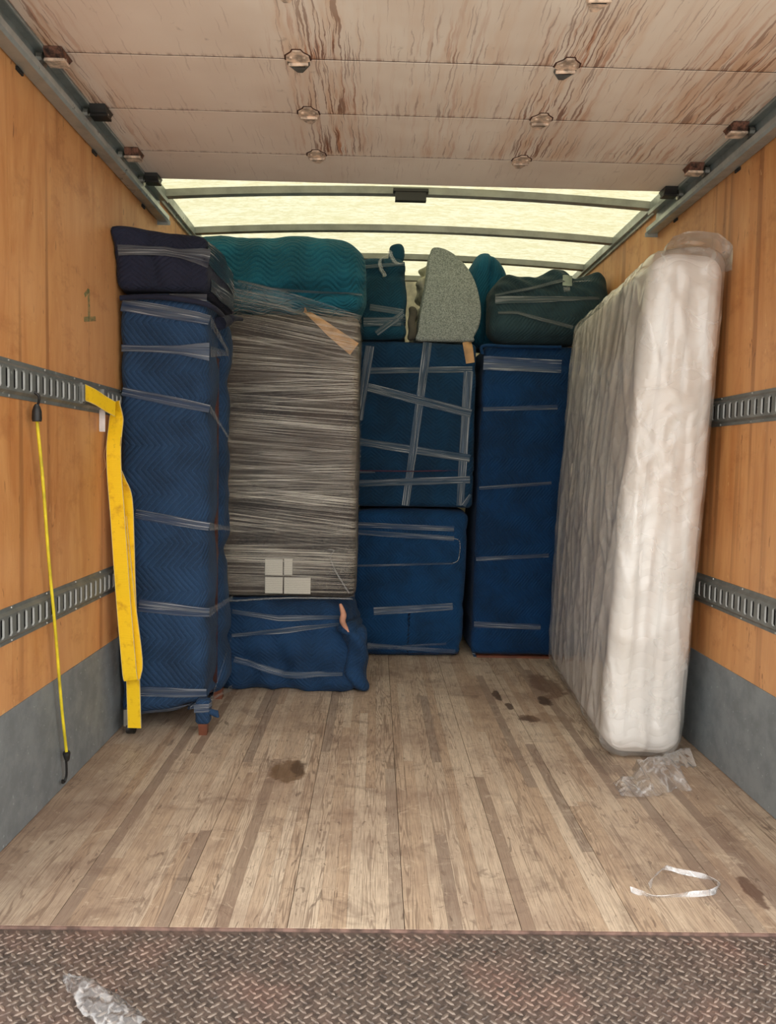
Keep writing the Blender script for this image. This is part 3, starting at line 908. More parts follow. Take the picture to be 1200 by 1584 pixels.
# bands of clear film
sx = -0.815
side_ends = [(358, 560), (358, 545), (358, 690), (357, 819), (357, 925), (357, 880)]
for i, (a, b_, w) in enumerate(tl):
    pa, pb = at(*a, YF), at(*b_, YF); ps = atx(*side_ends[i], sx + .005)
    path = [(pa, FR), (pb, FR)]
    ws = [w, w, w * .8] if i != 1 else [0.03, 0.028, 0.035, 0.075]
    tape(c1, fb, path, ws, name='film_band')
    # taut run across the gap on the right side
    q0 = Vector((sx, YF + .02, pb.z)); q1 = Vector((sx + .004, 3.72, ps.z))
    if i < 5: tape(c1, None, [(q0, RT), (q1, RT)], [w * .9, w * .5, w * .45], name='film_band', off=0.006)
tape(c1, fb, [(at(214, 1104, YF), FR), (at(262, 1100, YF), FR), (at(318, 1090, YF), FR)], [0.012, 0.020, 0.012], name='film_band')
tape(c1, None, [(Vector((sx + .003, 3.22, .10)), RT), (Vector((sx + .006, 3.72, .30)), RT)], [.018, .012], name='film_band')
tape(c1, None, [(Vector((sx - .01, 3.20, .125)), RT), (Vector((sx + .006, 3.73, .03)), RT)], [.02, .012, .03], name='film_band')

# bundle on top of it
c2 = thing('blanket_bundle', (-1.0, 3.5, 1.82), 'dark navy blanket-wrapped box lying on top of the tall left cabinet', 'wrapped furniture')


def warp_c2(p):
    x_, y_, z_ = p
    k = max(0, (z_ - 1.93) / 0.11)
    y_ -= 0.07 * k * max(0, (-x_ - 0.98) / 0.2)
    x_ -= 0.016 * k * max(0, (-x_ - 0.98) / 0.2)           # loose corner flares forward at the wall
    x_ = max(x_, XL + 0.004)
    z_ += 0.012 * math.sin((x_ + 1.2) * 9) * k - 0.018 * k * (x_ + 1.0)
    # crease where the blanket is gathered
    g = math.exp(-((x_ + 1.03 + (z_ - 1.9) * 0.18) / 0.016) ** 2)
    if y_ < 3.3: y_ += 0.016 * g * (1 if z_ < 1.97 else 0.3)
    return (x_, y_, max(z_, 1.828))


b2 = soft_box('blanket', (-1.178, YF - .005, 1.832), (-0.815, 3.79, 2.055), 0.028, M['navydark'], c2, warp_c2, 0.013, 0.008, 7.0, 0.006, [(1.995, -0.02, 0.010, 0.03)])
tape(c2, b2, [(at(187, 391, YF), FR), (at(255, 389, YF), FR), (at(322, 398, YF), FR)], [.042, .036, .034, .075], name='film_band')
tape(c2, b2, [(Vector((-.815, YF + .03, 1.99)), RT), (Vector((-.815, 3.72, 1.99)), RT)], [.09, .12, .14], name='film_band')
tape(c2, b2, [(at(262, 456, YF), FR), (at(320, 462, YF), FR)], [.010, .035], name='film_band')
tape(c2, b2, [(Vector((-.815, YF + .04, 1.862)), RT), (Vector((-.815, 3.70, 1.88)), RT)], [.05, .07], name='film_band')
# gathered hem between the two, with a loose end on the right
pth = spline([at(186, 461, 3.172), at(240, 459, 3.165), at(300, 466, 3.165), at(330, 476, 3.20), atx(345, 490, -.80), atx(352, 500, -.79)], 8)
MB().tube(pth, 0.011, 8).build('hem', M['navydark'], c1, True)
pth = spline([atx(340, 500, -.80), atx(352, 496, -.785), atx(360, 492, -.77), atx(374, 494, -.77)], 6)
MB().tube(pth, [0.03 - 0.022 * i / (len(pth) - 1) for i in range(len(pth))], 8).build('hem_end', M['navydark'], c1, True)

# ------------------------------------------------------------------ film-wrapped panel, bundle above, wrapped block below
YP = 3.85
c3 = thing('wrapped_sofa', (-0.68, 4.1, 0.455), 'tall dark sofa on end wound in streaky clear stretch film with paper labels', 'wrapped furniture')
tb = NT('dark_grey_fabric'); nn_ = tb.noise(tb.pos(), 3, 3); mm_ = tb.noise(tb.pos(), 90, 2)
cc_ = tb.mix(tb.ramp(nn_, 0.35, 0.65), (66, 58, 52), (34, 32, 32)); cc_ = tb.mix(tb.mul(tb.ramp(mm_, 0.4, 0.7), 0.3), cc_, (88, 80, 72))
M['darkbody'] = tb.end(tb.bsdf(cc_, 0.8))
body = soft_box('body', (-1.15, YP, 0.462), (-0.218, 4.38, 1.866), 0.03, M['darkbody'], c3, None, 0.03, 0.004, 3.0)
rr = random.Random(21)
zb = 0.52
k = 0
while zb < 1.88:
    w = rr.uniform(0.13, 0.24); tilt = rr.uniform(-0.05, 0.05); 
    if zb > 1.72: tilt = -0.12; w = 0.16
    if 0.72 < zb < 0.98: tilt = -0.10 + (zb - 0.72) * 0.2
    za = zb - tilt * .5; zc = zb + tilt * .5
    tape(c3, body, [(Vector((-0.90, YP, max(.54, za))), FR), (Vector((-0.235, YP, max(.54, zc))), FR), (Vector((-0.218, YP + .03, max(.54, zc))), RT), (Vector((-0.218, 4.3, max(.54, zc))), RT)],
         w, M['film'], 'film_wrap', 0.003 + 0.0008 * (k % 5), step=0.03)
    zb += rr.uniform(0.075, 0.11); k += 1
# loose top skirt of film climbing over the bundle
tape(c3, None, [(at(357, 452, YP - .012), FR), (at(440, 470, YP - .012), FR), (at(556, 503, YP - .012), FR)], [.13, .12, .10], M['film'], 'film_wrap')
# tan cardboard strip under the film
tape(c3, body, [(at(470, 478, YP), FR), (at(515, 515, YP), FR), (at(548, 540, YP), FR)], [.02, .05, .07], M['tan'], 'cardboard_strip', 0.002)
# paper labels
for (x0, y0, x1_, y1_) in ((410, 865, 437, 890), (439.5, 864, 452, 889.5), (410, 892.5, 437, 918), (439.5, 893, 480, 919)):
    a = at(x0, y0, YP - .009); b_ = at(x1_, y1_, YP - .009)
    V = []; 
    for yo in (0, .001):
        V += [(a.x, YP - .009 + yo, b_.z), (b_.x, YP - .009 + yo, b_.z), (b_.x, YP - .009 + yo, a.z), (a.x, YP - .009 + yo, a.z)]
    mk('paper_label', V, [(0, 1, 2, 3), (7, 6, 5, 4), (0, 4, 5, 1), (1, 5, 6, 2), (2, 6, 7, 3), (3, 7, 4, 0)], M['paper'], c3,
       [[(0, 0), (1, 0), (1, 1), (0, 1)]] + [[(0, 0)] * 4] * 5)
# twisted tail of film
pth = spline([at(508, 850, YP - .02), at(516, 852, YP - .03), at(511, 862, YP - .025), at(520, 885, YP - .02), at(540, 918, YP - .018)], 8)
MB().tube(pth, 0.004, 6).build('film_tail', M['tape'], c3, True)
MB().tube(spline([at(352, 930, YP - .01), at(440, 925, YP - .012), at(545, 926, YP - .008)], 8), 0.005, 6).build('film_rope', M['tape'], c3, True)

c4 = thing('blanket_roll', (-0.68, 4.15, 1.875), 'long teal quilted blanket bundle lying across the film-wrapped sofa', 'wrapped furniture')


def warp_c4(p):
    x_, y_, z_ = p
    k = (x_ + 0.68) / 0.49
    z_ += -0.02 * max(0, k - 0.75) * 4 * max(0, (z_ - 2.0)) / .25
    if z_ < 2.05 and x_ > -0.6: y_ += 0.05 * math.exp(-((z_ - 1.97 - 0.12 * (x_ + .6)) / .03) ** 2)   # tucked fold
    if z_ > 2.0: y_ -= 0.03
    return (x_, y_, max(z_, 1.876))


b4 = soft_box('blanket', (-1.160, 3.885, 1.892), (-0.20, 4.46, 2.262), 0.105, M['teal'], c4, warp_c4, 0.014, 0.010, 12.0, 0.012)
tape(c4, b4, [(at(370, 437, 3.87), FR), (at(420, 447, 3.87), FR), (at(560, 452, 3.87), FR)], [.012, .008, .012], name='film_band')

c5 = thing('wrapped_ottoman', (-0.52, 4.05, 0), 'low lumpy blue blanket-wrapped block on the floor under the film-wrapped sofa', 'wrapped furniture')


def warp_c5(p):
    x_, y_, z_ = p
    k = max(0, 1 - z_ / .40)
    fl = 0.05 * k ** 1.5                                    # skirt spreads at the floor
    if y_ < 4.0: y_ -= fl + 0.012 * math.sin(x_ * 38 + z_ * 12) * k
    if x_ > -0.35: x_ += fl * 0.7 + 0.010 * math.sin(y_ * 45) * k
    return (x_, max(y_, 3.752), min(max(0.002, z_), .456))


b5 = soft_box('blanket', (-0.90, 3.825, 0.004), (-0.215, 4.36, 0.440), 0.055, M['blob'], c5, warp_c5, 0.012, 0.019, 17.0, 0.014, [(0.36, 0.05, .012, .03), (0.27, 0.05, .010, .03), (0.13, -0.12, .014, .035)])
for a, m_, b_, w in (((358, 947), (430, 957), (535, 957), .03), ((358, 984), (440, 975), (535, 966), .028), ((362, 1020), (440, 1042), (530, 1040), .035)):
    tape(c5, b5, [(at(*a, 3.80), FR), (at(*m_, 3.80), FR), (at(*b_, 3.80), FR)], [w * .7, w, w * .5], name='film_band')
# gathered corner with a bare patch of pink foam
pth = spline([at(526, 934, 3.785), at(531, 950, 3.775), at(530, 962, 3.768), at(540, 980, 3.760)], 8)
MB().tube(pth, [.006 + .010 * math.sin(math.pi * i / (len(pth) - 1)) for i in range(len(pth))], 8).build('foam_edge', simple('pink_foam', (206, 150, 122), 0.8), c5, True)
soft_box('blanket_knot', (-0.245, 3.78, 0.215), (-0.150, 3.90, 0.33), 0.04, M['blob'], c5, None, 0.010, 0.010, 23.0)
soft_box('blanket_fold', (-0.262, 3.775, 0.004), (-0.165, 3.99, 0.345), 0.04, M['blob'], c5,
         lambda p: (p[0] + .014 * math.sin(p[2] * 30 + p[1] * 12) + .03 * max(0, 1 - p[2] / .2) - .02 * (p[2] > .3), p[1] + .012 * math.sin(p[2] * 24 + p[0] * 40), max(.002, p[2])), 0.010, 0.012, 27.0)

# ------------------------------------------------------------------ middle column
YM = 4.50
c6 = thing('wrapped_box', (0.10, 4.8, 0), 'royal blue blanket-wrapped box on the floor at bottom of the middle stack', 'wrapped furniture')


def warp_c6(p):
    x_, y_, z_ = p
    if x_ > 0.1: x_ -= 0.022 * max(0, 1 - z_ / .88)
    return (x_, y_, min(max(z_, .002), .884))


b6 = soft_box('blanket', (-0.250, YM, 0.008), (0.430, 5.10, 0.872), 0.05, M['bluel'], c6, warp_c6, 0.014, 0.006, 31.0, 0.008, [(0.76, -.03, .010, .035), (0.30, .03, .008, .03), (0.07, -.02, .012, .03)])
for a, b_, w in (((549, 812), (702, 818), .035), ((549, 823), (702, 833), .03), ((550, 875), (700, 871), .012), ((578, 945), (700, 938), .045), ((568, 998), (704, 1008), .028), ((568, 1003), (690, 996), .014)):
    tape(c6, b6, [(at(*a, YM), FR), (at(*b_, YM), FR)], [w, w * .9], name='film_band')
MB().tube(spline([at(700, 833, YM - .012), at(711, 838, YM - .012), at(709, 865, YM - .012), at(700, 871, YM - .012)], 8), .003, 6).build('film_loop', M['tape'], c6, True)
MB().tube([at(568, 1008, YM + .02), at(640, 1010, YM + .012), at(708, 1010, YM + .02)], .005, 6).build('hem', M['navydark'], c6)

c7 = thing('wrapped_box', (0.10, 4.8, 0.886), 'deep blue blanket-wrapped box crossed by tape bands on top of royal blue box', 'wrapped furniture')
b7 = soft_box('blanket', (-0.238, YM - .012, 0.892), (0.448, 5.08, 1.846), 0.03, M['blueu'], c7, lambda p: (p[0], p[1], min(max(p[2], .886), 1.852)), 0.014, 0.004, 41.0, 0.006, [(1.095, 0, .008, .012), (1.70, 0, .006, .03)])
for a, b_, w in (((560, 574), (730, 572), .035), ((562, 598), (728, 640), .05), ((553, 683), (726, 709), .045), ((550, 748), (726, 742), .04), ((553, 731), (580, 730), .012)):
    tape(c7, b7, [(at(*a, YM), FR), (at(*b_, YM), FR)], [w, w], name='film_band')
for a, b_, w in (((661, 530), (627, 782), .052), ((572, 536), (556, 650), .05), ((724, 575), (711, 782), .055)):
    tape(c7, b7, [(at(*a, YM), FR), (at(*b_, YM), FR)], [w, w * .8], name='packing_tape')
tape(c7, b7, [(at(722, 529, YM), FR), (at(727, 562, YM), FR)], [.055, .05], M['tan'], 'masking_tape')
tape(c7, b7, [(at(716, 782, YM), FR), (at(727, 765, YM), FR)], [.03, .015], name='packing_tape')
MB().tube([at(553, 728, YM - .010), at(640, 729, YM - .014), at(727, 727, YM - .010)], .004, 6).build('hem', simple('maroon_hem', (70, 30, 52), 0.8), c7)

c8 = thing('blanket_bundle', (-0.09, 4.66, 1.856), 'small upright teal blanket bundle with taped twisted corner on the middle stack', 'wrapped furniture')


def warp_c8(p):
    x_, y_, z_ = p
    k = max(0, (z_ - 2.1) / .24)
    x_ -= 0.02 * k * (1 if x_ > -.1 else 0)
    return (x_, y_, max(z_, 1.855))


b8 = soft_box('blanket', (-0.240, 4.47, 1.858), (0.036, 4.90, 2.315), 0.045, M['tealz'], c8, warp_c8, 0.012, 0.008, 51.0, 0.008, [(2.22, 0, .012, .02), (2.02, 0, .008, .03), (1.95, 0, .010, .03)])
kp = at(612, 398, 4.52)
pth = spline([kp + Vector((-.03, .05, -.06)), kp + Vector((-.005, .03, -.02)), kp + Vector((.006, .02, .02)), kp + Vector((.004, .02, .062)), kp + Vector((.002, .02, .078))], 6)
MB().tube(pth, [.05, .05, .05, .048, .046, .045, .044, .044, .044, .045, .046, .046, .046, .045, .045, .044, .043, .042, .040, .037, .034, .030, .024, .016, .006][:len(pth)], 14).build('twisted_corner', M['tealz'], c8, True)
for a, b_, w in (((563, 413), (626, 408), .02), ((572, 475), (624, 483), .035), ((562, 496), (628, 497), .04), ((562, 502), (620, 502), .02), ((582, 516), (624, 484), .035)):
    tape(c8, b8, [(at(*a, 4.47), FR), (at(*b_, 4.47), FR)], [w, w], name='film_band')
for pts in ([(606, 390), (600, 394), (588, 402), (589, 415), (594, 424), (595, 428)], [(602, 388), (606, 398), (612, 406), (622, 408)]):
    pth = spline([at(*p, 4.455) for p in pts], 6)
    ribbon('film_tail', pth, [Vector((1, 0, .35))] * len(pth), 0.022, M['tape'], c8, 0.001)

# half-round felt pad with a crumpled dust sheet tucked behind it
tf = NT('speckled_grey_felt'); p_ = tf.pos(); f1 = tf.noise(p_, 170, 3, 0.7); f2 = tf.noise(p_, 60, 3, 0.7)
cf = tf.mix(tf.ramp(f1, 0.36, 0.64), (104, 112, 106), (158, 164, 156)); cf = tf.mix(tf.mul(tf.ramp(f2, 0.55, 0.72), 0.35), cf, (84, 88, 80))
M['felt'] = tf.end(tf.bsdf(cf, 0.95, 0, tf.bump(f1, 0.6, 0.004), 0.2))
tf = NT('felt_cut_edge'); M['feltedge'] = tf.end(tf.bsdf(tf.mix(tf.ramp(tf.noise(tf.pos(), 80, 3), .4, .7), (196, 194, 178), (160, 160, 146)), 0.95))
out_px = [(649, 526), (646, 510), (652, 470), (660, 430), (664, 395), (668, 383), (676, 380.5), (690, 384), (706, 394), (722, 411), (734, 432), (741, 456), (744, 480), (741, 502), (733, 519), (726, 527)]
pts = [at(a, b_, 4.50) for a, b_ in out_px]; zmin = min(p.z for p in pts)
poly = [(p.x, p.z - zmin + 1.853) for p in pts]
c9 = thing('felt_pad', (0.28, 4.55, 1.853), 'half-round speckled grey felt pad standing on edge on the middle stack', 'pad')


def felt(poly, y0, y1):
    n = len(poly); cx = sum(p[0] for p in poly) / n; cz = sum(p[1] for p in poly) / n
    rings = [(0.0, 0.94, y0), (0, 0.985, y0 + .004), (0, 1.0, y0 + .014), (0, 1.0, y1 - .01), (0, .97, y1)]
    V = []; F = []
    for _, s_, yy in rings:
        for p in poly: V.append((cx + (p[0] - cx) * s_, yy, max(1.853, cz + (p[1] - cz) * s_)))
    for i in range(len(rings) - 1):
        for k in range(n):
            l = (k + 1) % n; F.append((i * n + k, i * n + l, (i + 1) * n + l, (i + 1) * n + k))
    F.append(tuple(range(n))[::-1]); F.append(tuple((len(rings) - 1) * n + k for k in range(n)))
    return V, F


fine = []
for i in range(len(poly)):
    p0, p1, p2, p3 = [Vector(poly[(i + d) % len(poly)]) for d in (-1, 0, 1, 2)]
    if i == len(poly) - 1: fine += [tuple(p1)]; continue
    for j in range(4):
        t_ = j / 4; fine.append(tuple(0.5 * ((2 * p1) + (p2 - p0) * t_ + (2 * p0 - 5 * p1 + 4 * p2 - p3) * t_ * t_ + (3 * p1 - p0 - 3 * p2 + p3) * t_ ** 3)))
V, F = felt(fine, 4.49, 4.56); mk('felt_layer', V, F, M['felt'], c9, None, True)
V, F = felt([(p[0] - .006, 1.853 + (p[1] - 1.853) * .985) for p in fine], 4.562, 4.63); mk('felt_layer', V, F, M['felt'], c9, None, True)

c10 = thing('dust_sheet', (0.09, 4.62, 1.853), 'crumpled pale grey-green sheet squeezed beside the half-round felt pad', 'sheet')
ts = NT('pale_crumpled_cloth'); n1 = ts.noise(ts.pos(), 8, 3); M['sheet'] = ts.end(ts.bsdf(ts.mix(ts.ramp(n1, .35, .65), (202, 198, 172), (150, 150, 128)), .85, 0, ts.bump(ts.noise(ts.pos(), 22, 4), .5, .02)))


def warp_sheet(p):
    x_, y_, z_ = p
    k = (z_ - 1.853) / .47
    x_ += 0.018 * math.sin(z_ * 34 + y_ * 9) + 0.05 * k - 0.012 * math.sin(z_ * 71)
    y_ += 0.02 * math.sin(x_ * 70 + z_ * 15)
    return (x_, y_, max(1.855, z_))


soft_box('cloth', (0.085, 4.665, 1.856), (0.165, 4.86, 2.345), 0.04, M['sheet'], c10, warp_sheet, 0.010, 0.018, 61.0)
tw = NT('dim_brown_bundle'); M['brown'] = simple('brown_grey_cloth', (78, 74, 62), .9)
c10b = thing('cloth_bundle', (0.075, 4.51, 1.853), 'small brown-grey cloth bundle low between teal bundle and felt pad', 'bundle')
soft_box('cloth', (0.052, 4.475, 1.862), (0.090, 4.545, 2.045), 0.018, M['brown'], c10b, lambda p: (p[0] + .004 * math.sin(p[2] * 60), p[1], p[2]), 0.009, 0.004, 66.0)

c11 = thing('blanket_roll', (0.55, 4.85, 1.853), 'upright teal folded blanket bundle standing behind felt pad and slate bundle', 'wrapped furniture')


def warp_c11(p):
    x_, y_, z_ = p
    k = max(0, (z_ - 2.05) / .33)
    x_ = 0.535 + (x_ - 0.535) * (1 - 0.28 * k * k)
    g = math.exp(-((x_ - 0.545 - (z_ - 2.2) * .05) / .012) ** 2)
    if y_ < 4.9: y_ += 0.03 * g
    if z_ > 2.2 and x_ > .55: z_ -= (x_ - .55) * .75
    return (x_, y_, z_)


b11 = soft_box('blanket', (0.405, 4.735, 1.866), (0.720, 5.05, 2.425), 0.085, M['slate'].copy(), c11, warp_c11, 0.013, 0.012, 71.0)
b11.data.materials[0] = mat_blanket('teal_standing_blanket', (12, 76, 98), 'v', 0.5, 0.10, 0.018, True, 0.10, 0.008)

# ------------------------------------------------------------------ right column
YR = 4.515
c12 = thing('wrapped_cabinet', (0.75, 4.8, 0), 'tall blue blanket-wrapped cabinet banded with thin tape behind the mattress', 'wrapped furniture')


def warp_c12(p):
    x_, y_, z_ = p
    x_ += 0.028 * (z_ / 1.85 - .5)
    return (x_, y_, min(max(z_, .012), 1.852))


b12 = soft_box('blanket', (0.478, YR, 0.016), (1.10, 5.10, 1.842), 0.035, M['bluer'], c12, warp_c12, 0.015, 0.004, 81.0, 0.006, [(1.73, 0, .008, .03), (1.49, 0, .006, .015), (1.03, 0, .006, .012), (0.60, 0, .006, .012), (0.18, 0, .008, .02)])
for a, b_, w in (((748, 561), (868, 567), .075), ((747, 633), (862, 630), .025), ((741, 755), (852, 747), .018), ((736, 865), (848, 859), .022), ((733, 966), (836, 970), .035), ((733, 1013), (838, 1015), .03)):
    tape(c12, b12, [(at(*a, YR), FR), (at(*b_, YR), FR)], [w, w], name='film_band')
MB().box((0.50, YR - .004, 0.0), (1.08, YR + .5, .012)).build('plinth', M['legwood'], c12)
MB().tube(spline([at(746, 548, YR - .012), at(748, 535, YR - .014), at(790, 536, YR - .012), at(868, 537, YR - .012)], 8), .010, 8).build('hem', M['bluer'], c12, True)

c13 = thing('blanket_bundle', (0.86, 4.75, 1.856), 'slate teal blanket bundle tied with tape atop the tall right cabinet', 'wrapped furniture')


def warp_c13(p):
    x_, y_, z_ = p
    k = max(0, (z_ - 2.05) / .2)
    # draped diagonal folds and a sagging left shoulder
    f = math.sin((x_ * 0.8 + z_ * 1.3) * 60)
    if y_ < 4.6: y_ += 0.012 * f * k
    if x_ < 0.75: z_ -= 0.05 * k * (0.75 - x_) / .2
    z_ += 0.018 * math.sin(x_ * 22 + .6) * k
    if x_ > 0.95: z_ -= 0.022 * k * math.exp(-((x_ - 1.0) / .03) ** 2)
    return (min(x_, 1.21), y_, max(z_, 1.856))


b13 = soft_box('blanket', (0.525, 4.47, 1.866), (1.190, 4.71, 2.262), 0.085, M['slate'], c13, warp_c13, 0.012, 0.012, 91.0, 0.010)
for pts, w in (([(766, 456), (820, 447), (872, 434)], [.012, .018, .02]), ([(766, 464), (850, 464), (925, 463)], [.045, .03, .016]), ([(770, 484), (800, 484), (840, 496), (885, 507)], [.016, .02, .022, .02])):
    tape(c13, b13, [(at(*p, 4.47), FR) for p in pts], w, name='film_band')
tape(c13, b13, [(at(876, 443, 4.47), FR), (at(877, 428, 4.47), (FR + UP * .8))], [.055, .055], simple('pale_green_tape', (150, 166, 150), .5), 'tape_wrap')
tape(c13, b13, [(at(870, 449, 4.47), FR), (at(880, 448, 4.47), FR)], [.03, .025], M['tape'], 'tape_wrap')
tape(c13, b13, [(at(887, 435, 4.47), FR), (at(914, 435, 4.47), FR)], [.008, .006], M['tape'], 'film_band')

# ------------------------------------------------------------------ mattress in its polythene bag, leaning on the right wall
tm = NT('quilted_mattress'); su = tm.sep(tm.uv()); pm_ = tm.pos()
wv = tm.add(su[1], tm.mul(tm.math('SINE', tm.mul(su[0], 38.0)), 0.018))
dq = tm.math('PINGPONG', wv, 0.03)
hq = tm.math('POWER', tm.mul(dq, 33.0), 0.6)
pat = tm.noise(pm_, 1.7, 3)
cm = tm.mix(tm.ramp(pat, .4, .62), (236, 233, 228), (224, 215, 205))
tone2 = tm.noise(tm.scale(pm_, (3, 3, .6)), 2.0, 3)
cm = tm.mix(tm.mul(tm.ramp(tone2, .5, .7), .5), cm, (200, 188, 172))
M['mattress'] = tm.end(tm.bsdf(cm, 0.8, 0, tm.bump(hq, 0.35, 0.010), .3))


def mattress_map(grow):
    # unit box (s across thickness, t along depth, z) -> place: foot stands off the wall, head rests on it
    def f(p):
        s, t, z = p.x, p.y, p.z                             # s in +-.165, t in 0..1.47, z 0..2.0
        k = t / 1.47; v = z / 2.0
        xl = (0.785 + 0.115 * v) * (1 - k) + (0.888 + 0.075 * v) * k
        xr = (1.112 + 0.091 * v) * (1 - k) + (1.203) * k
        xr = min(xr, 1.203)
        x = (xl + xr) / 2 + s / .165 * (xr - xl) / 2
        bow = 0.014 * math.sin(math.pi * v) * (-1 if s < 0 else 0)
        return (min(x + bow, 1.203), 2.895 + t + 0.02 * (1 - v), z - 0.03 * k * v)
    return f


c14 = thing('mattress', (1.0, 3.6, 0), 'thick white quilted mattress in clear plastic bag leaning on the right wall', 'mattress')
mf = mattress_map(0)
mb = soft_box('mattress_body', (-0.155, 0.012, 0.014), (0.155, 1.458, 1.965), 0.085, M['mattress'], c14, lambda p: mf(p), 0.02, 0.004, 101.0, 0.006)
# border tapes sewn over the near end of the mattress
for s_ in (-0.085, 0.0, 0.085):
    tape(c14, mb, [(Vector(mf(Vector((s_, 0.012, z_)))), FR) for z_ in (0.10, 0.6, 1.2, 1.86)], .011, M['mattress'], 'border_tape', 0.003)


def bag_warp(p):
    q = Vector(mf(p)); s, t, z = p.x, p.y, p.z
    n = noise.noise(Vector((s * 15 + t * 7 + z * .6, z * 0.9, 3.1))) ; n2 = noise.noise(Vector((t * 7.5 + z * 1.2, z * 0.6, 7.7))); n3 = noise.noise(Vector((s * 9 + z * 2.5, t * 9 - z * 2.5, z * 2)))
    r1 = 1 - abs(n) * 2; r2 = 1 - abs(n2) * 2; r3 = 1 - abs(n3) * 2
    e = 0.012 * max(0, r1) ** 2 + 0.010 * max(0, r3) ** 3
    cr_ = math.exp(-((z - 1.25) / .35) ** 2)
    e += 0.009 * cr_ * max(0, 1 - 2.4 * abs(noise.noise(Vector((s * 10 + z * 6, z * 9 - s * 14, 2.2))))) ** 2
    if t < 0.15: q.y -= e + 0.002
    if s < -0.1: q.x -= 0.007 * max(0, r2) ** 2 + 0.006 * max(0, r3) ** 3 + .002
    if z > 1.9: q.z += 0.014 * max(0, 0.5 + n3)
    q.x = min(q.x, 1.2055); q.z = max(q.z, 0.003)
    return q


soft_box('plastic_bag', (-0.1605, 0.006, 0.004), (0.1605, 1.466, 1.978), 0.082, M['bag'], c14, bag_warp, 0.012, 0.0, 0.0)


def crumple(name, pts_fn, nu, nv, mat, parent, org=None):
    V = [pts_fn(i / nu, j / nv) for j in range(nv + 1) for i in range(nu + 1)]
    F = [(j * (nu + 1) + i, j * (nu + 1) + i + 1, (j + 1) * (nu + 1) + i + 1, (j + 1) * (nu + 1) + i) for j in range(nv) for i in range(nu)]
    return mk(name, V, F, mat, parent, None, True, org)


def ridged(x, y, s, sd): return 1 - 2 * abs(noise.noise(Vector((x * s + sd, y * s - sd, sd * .37))))


def tuft(u, v):
    # gathered bag end above the head of the mattress
    a = u * math.pi; x = 1.075 + 0.135 * math.cos(math.pi - a) * (1 - .18 * v); y = 2.92 + 0.13 * v
    z = 1.90 + 0.135 * math.sin(a) ** .5 * (1 - .35 * v) + 0.008 * ridged(u * 3, v * 2, 1.5, 3)
    return (min(x + .006 * ridged(u * 4, v * 3, 1, 8), 1.2055), y + .012 * ridged(u * 3, v * 4, 1, 5), z)


crumple('bag_end', tuft, 26, 12, M['bag'], c14)


def foot(u, v):
    x = 0.97 + 0.155 * u; y = 2.93 - 0.055 * v - .03 * u * v
    return (x, y, 0.006 + 0.05 * (1 - v) * u + 0.012 * max(0, ridged(u * 5, v * 3, 2, 2)))


crumple('bag_foot', foot, 20, 8, M['bag'], c14)

# ------------------------------------------------------------------ yellow strap on the upper left rail
c15 = thing('ratchet_strap', (-1.14, 3.08, 0), 'wide yellow webbing strap hanging folded from upper left rail before navy cabinet', 'strap')
xr_ = XL + 0.018
MB().box((XL + .012, 2.775, 1.338), (XL + .020, 2.800, 1.412)).box((XL + .018, 2.778, 1.345), (XL + .026, 2.785, 1.405)).box((XL + .018, 2.793, 1.345), (XL + .026, 2.800, 1.405)).build('rail_fitting', M['zinc'], c15)
MB().box((XL + .012, 2.990, 1.348), (XL + .022, 3.014, 1.408)).build('rail_fitting', M['zinc'], c15)
S = 0.058
# bight from the first fitting to the second, then the twist down
cen = [Vector((XL + .024, 2.79, 1.378)), Vector((XL + .034, 2.86, 1.368)), Vector((XL + .044, 2.94, 1.350)), Vector((XL + .056, 3.01, 1.335))]
pth = spline(cen, 6); ribbon('webbing_bight', pth, [Vector((0, .12 * i / len(pth), 1)) for i in range(len(pth))], S, M['yellow'], c15)
YS = 3.025
A_px = [(172, 622), (175, 650), (176, 690), (177, 735), (182, 800), (186, 860), (191, 930), (196, 990), (201, 1045)]
pa = [at(*p, YS) for p in A_px]
for p in pa: p.x = max(p.x, XL + .034)
pa[0] = Vector((XL + .052, 3.03, pa[0].z + .004)); pa[1].y = 3.06
up_ = [pa[-1] + Vector((.004, .012, -.022)), pa[-1] + Vector((.006, .03, -.010)), pa[-1] + Vector((.010, .036, .06)), at(193, 930, YS) + Vector((.002, .034, 0)), at(186, 850, YS) + Vector((0, .028, 0)), at(182, 800, YS) + Vector((0, .022, 0))]
pth = spline(pa + up_, 6); n = len(pth)
acr = [Vector((1, max(-.9, -1.2 + i * .2) if i < 6 else -.05, .10)) for i in range(n)]
ribbon('webbing_front', pth, acr, S, M['yellow'], c15)
B_px = [(173, 690), (176, 715), (184, 740), (194, 770), (197, 830), (199, 900), (203, 990), (206, 1060), (208, 1126)]
pb_ = [at(*p, YS + .045) for p in B_px]
for p in pb_: p.x = max(p.x, XL + .036)
pth = spline(pb_, 6); ribbon('webbing_back', pth, [Vector((min(1, .15 + i * .06), -max(.12, 1 - i * .06), .03)) for i in range(len(pth))], S * .98, M['yellow'], c15)
a = at(157, 632, 3.0); b_ = at(161, 668, 3.0)
MB().box((XL + .004, 2.985, b_.z), (XL + .026, 2.988, a.z)).build('white_tag', simple('white_label', (232, 226, 222), .6), c15)
# frayed threads
for pts in ([(164, 690), (161, 704), (163, 722), (155, 738)], [(155, 738), (160, 739)], [(187, 676), (186, 690)]):
    MB().tube(spline([atx(*p, XL + .03) if p[0] < 170 else at(*p, YS - .01) for p in pts], 5), .0012, 5).build('thread', M['tan'], c15, True)

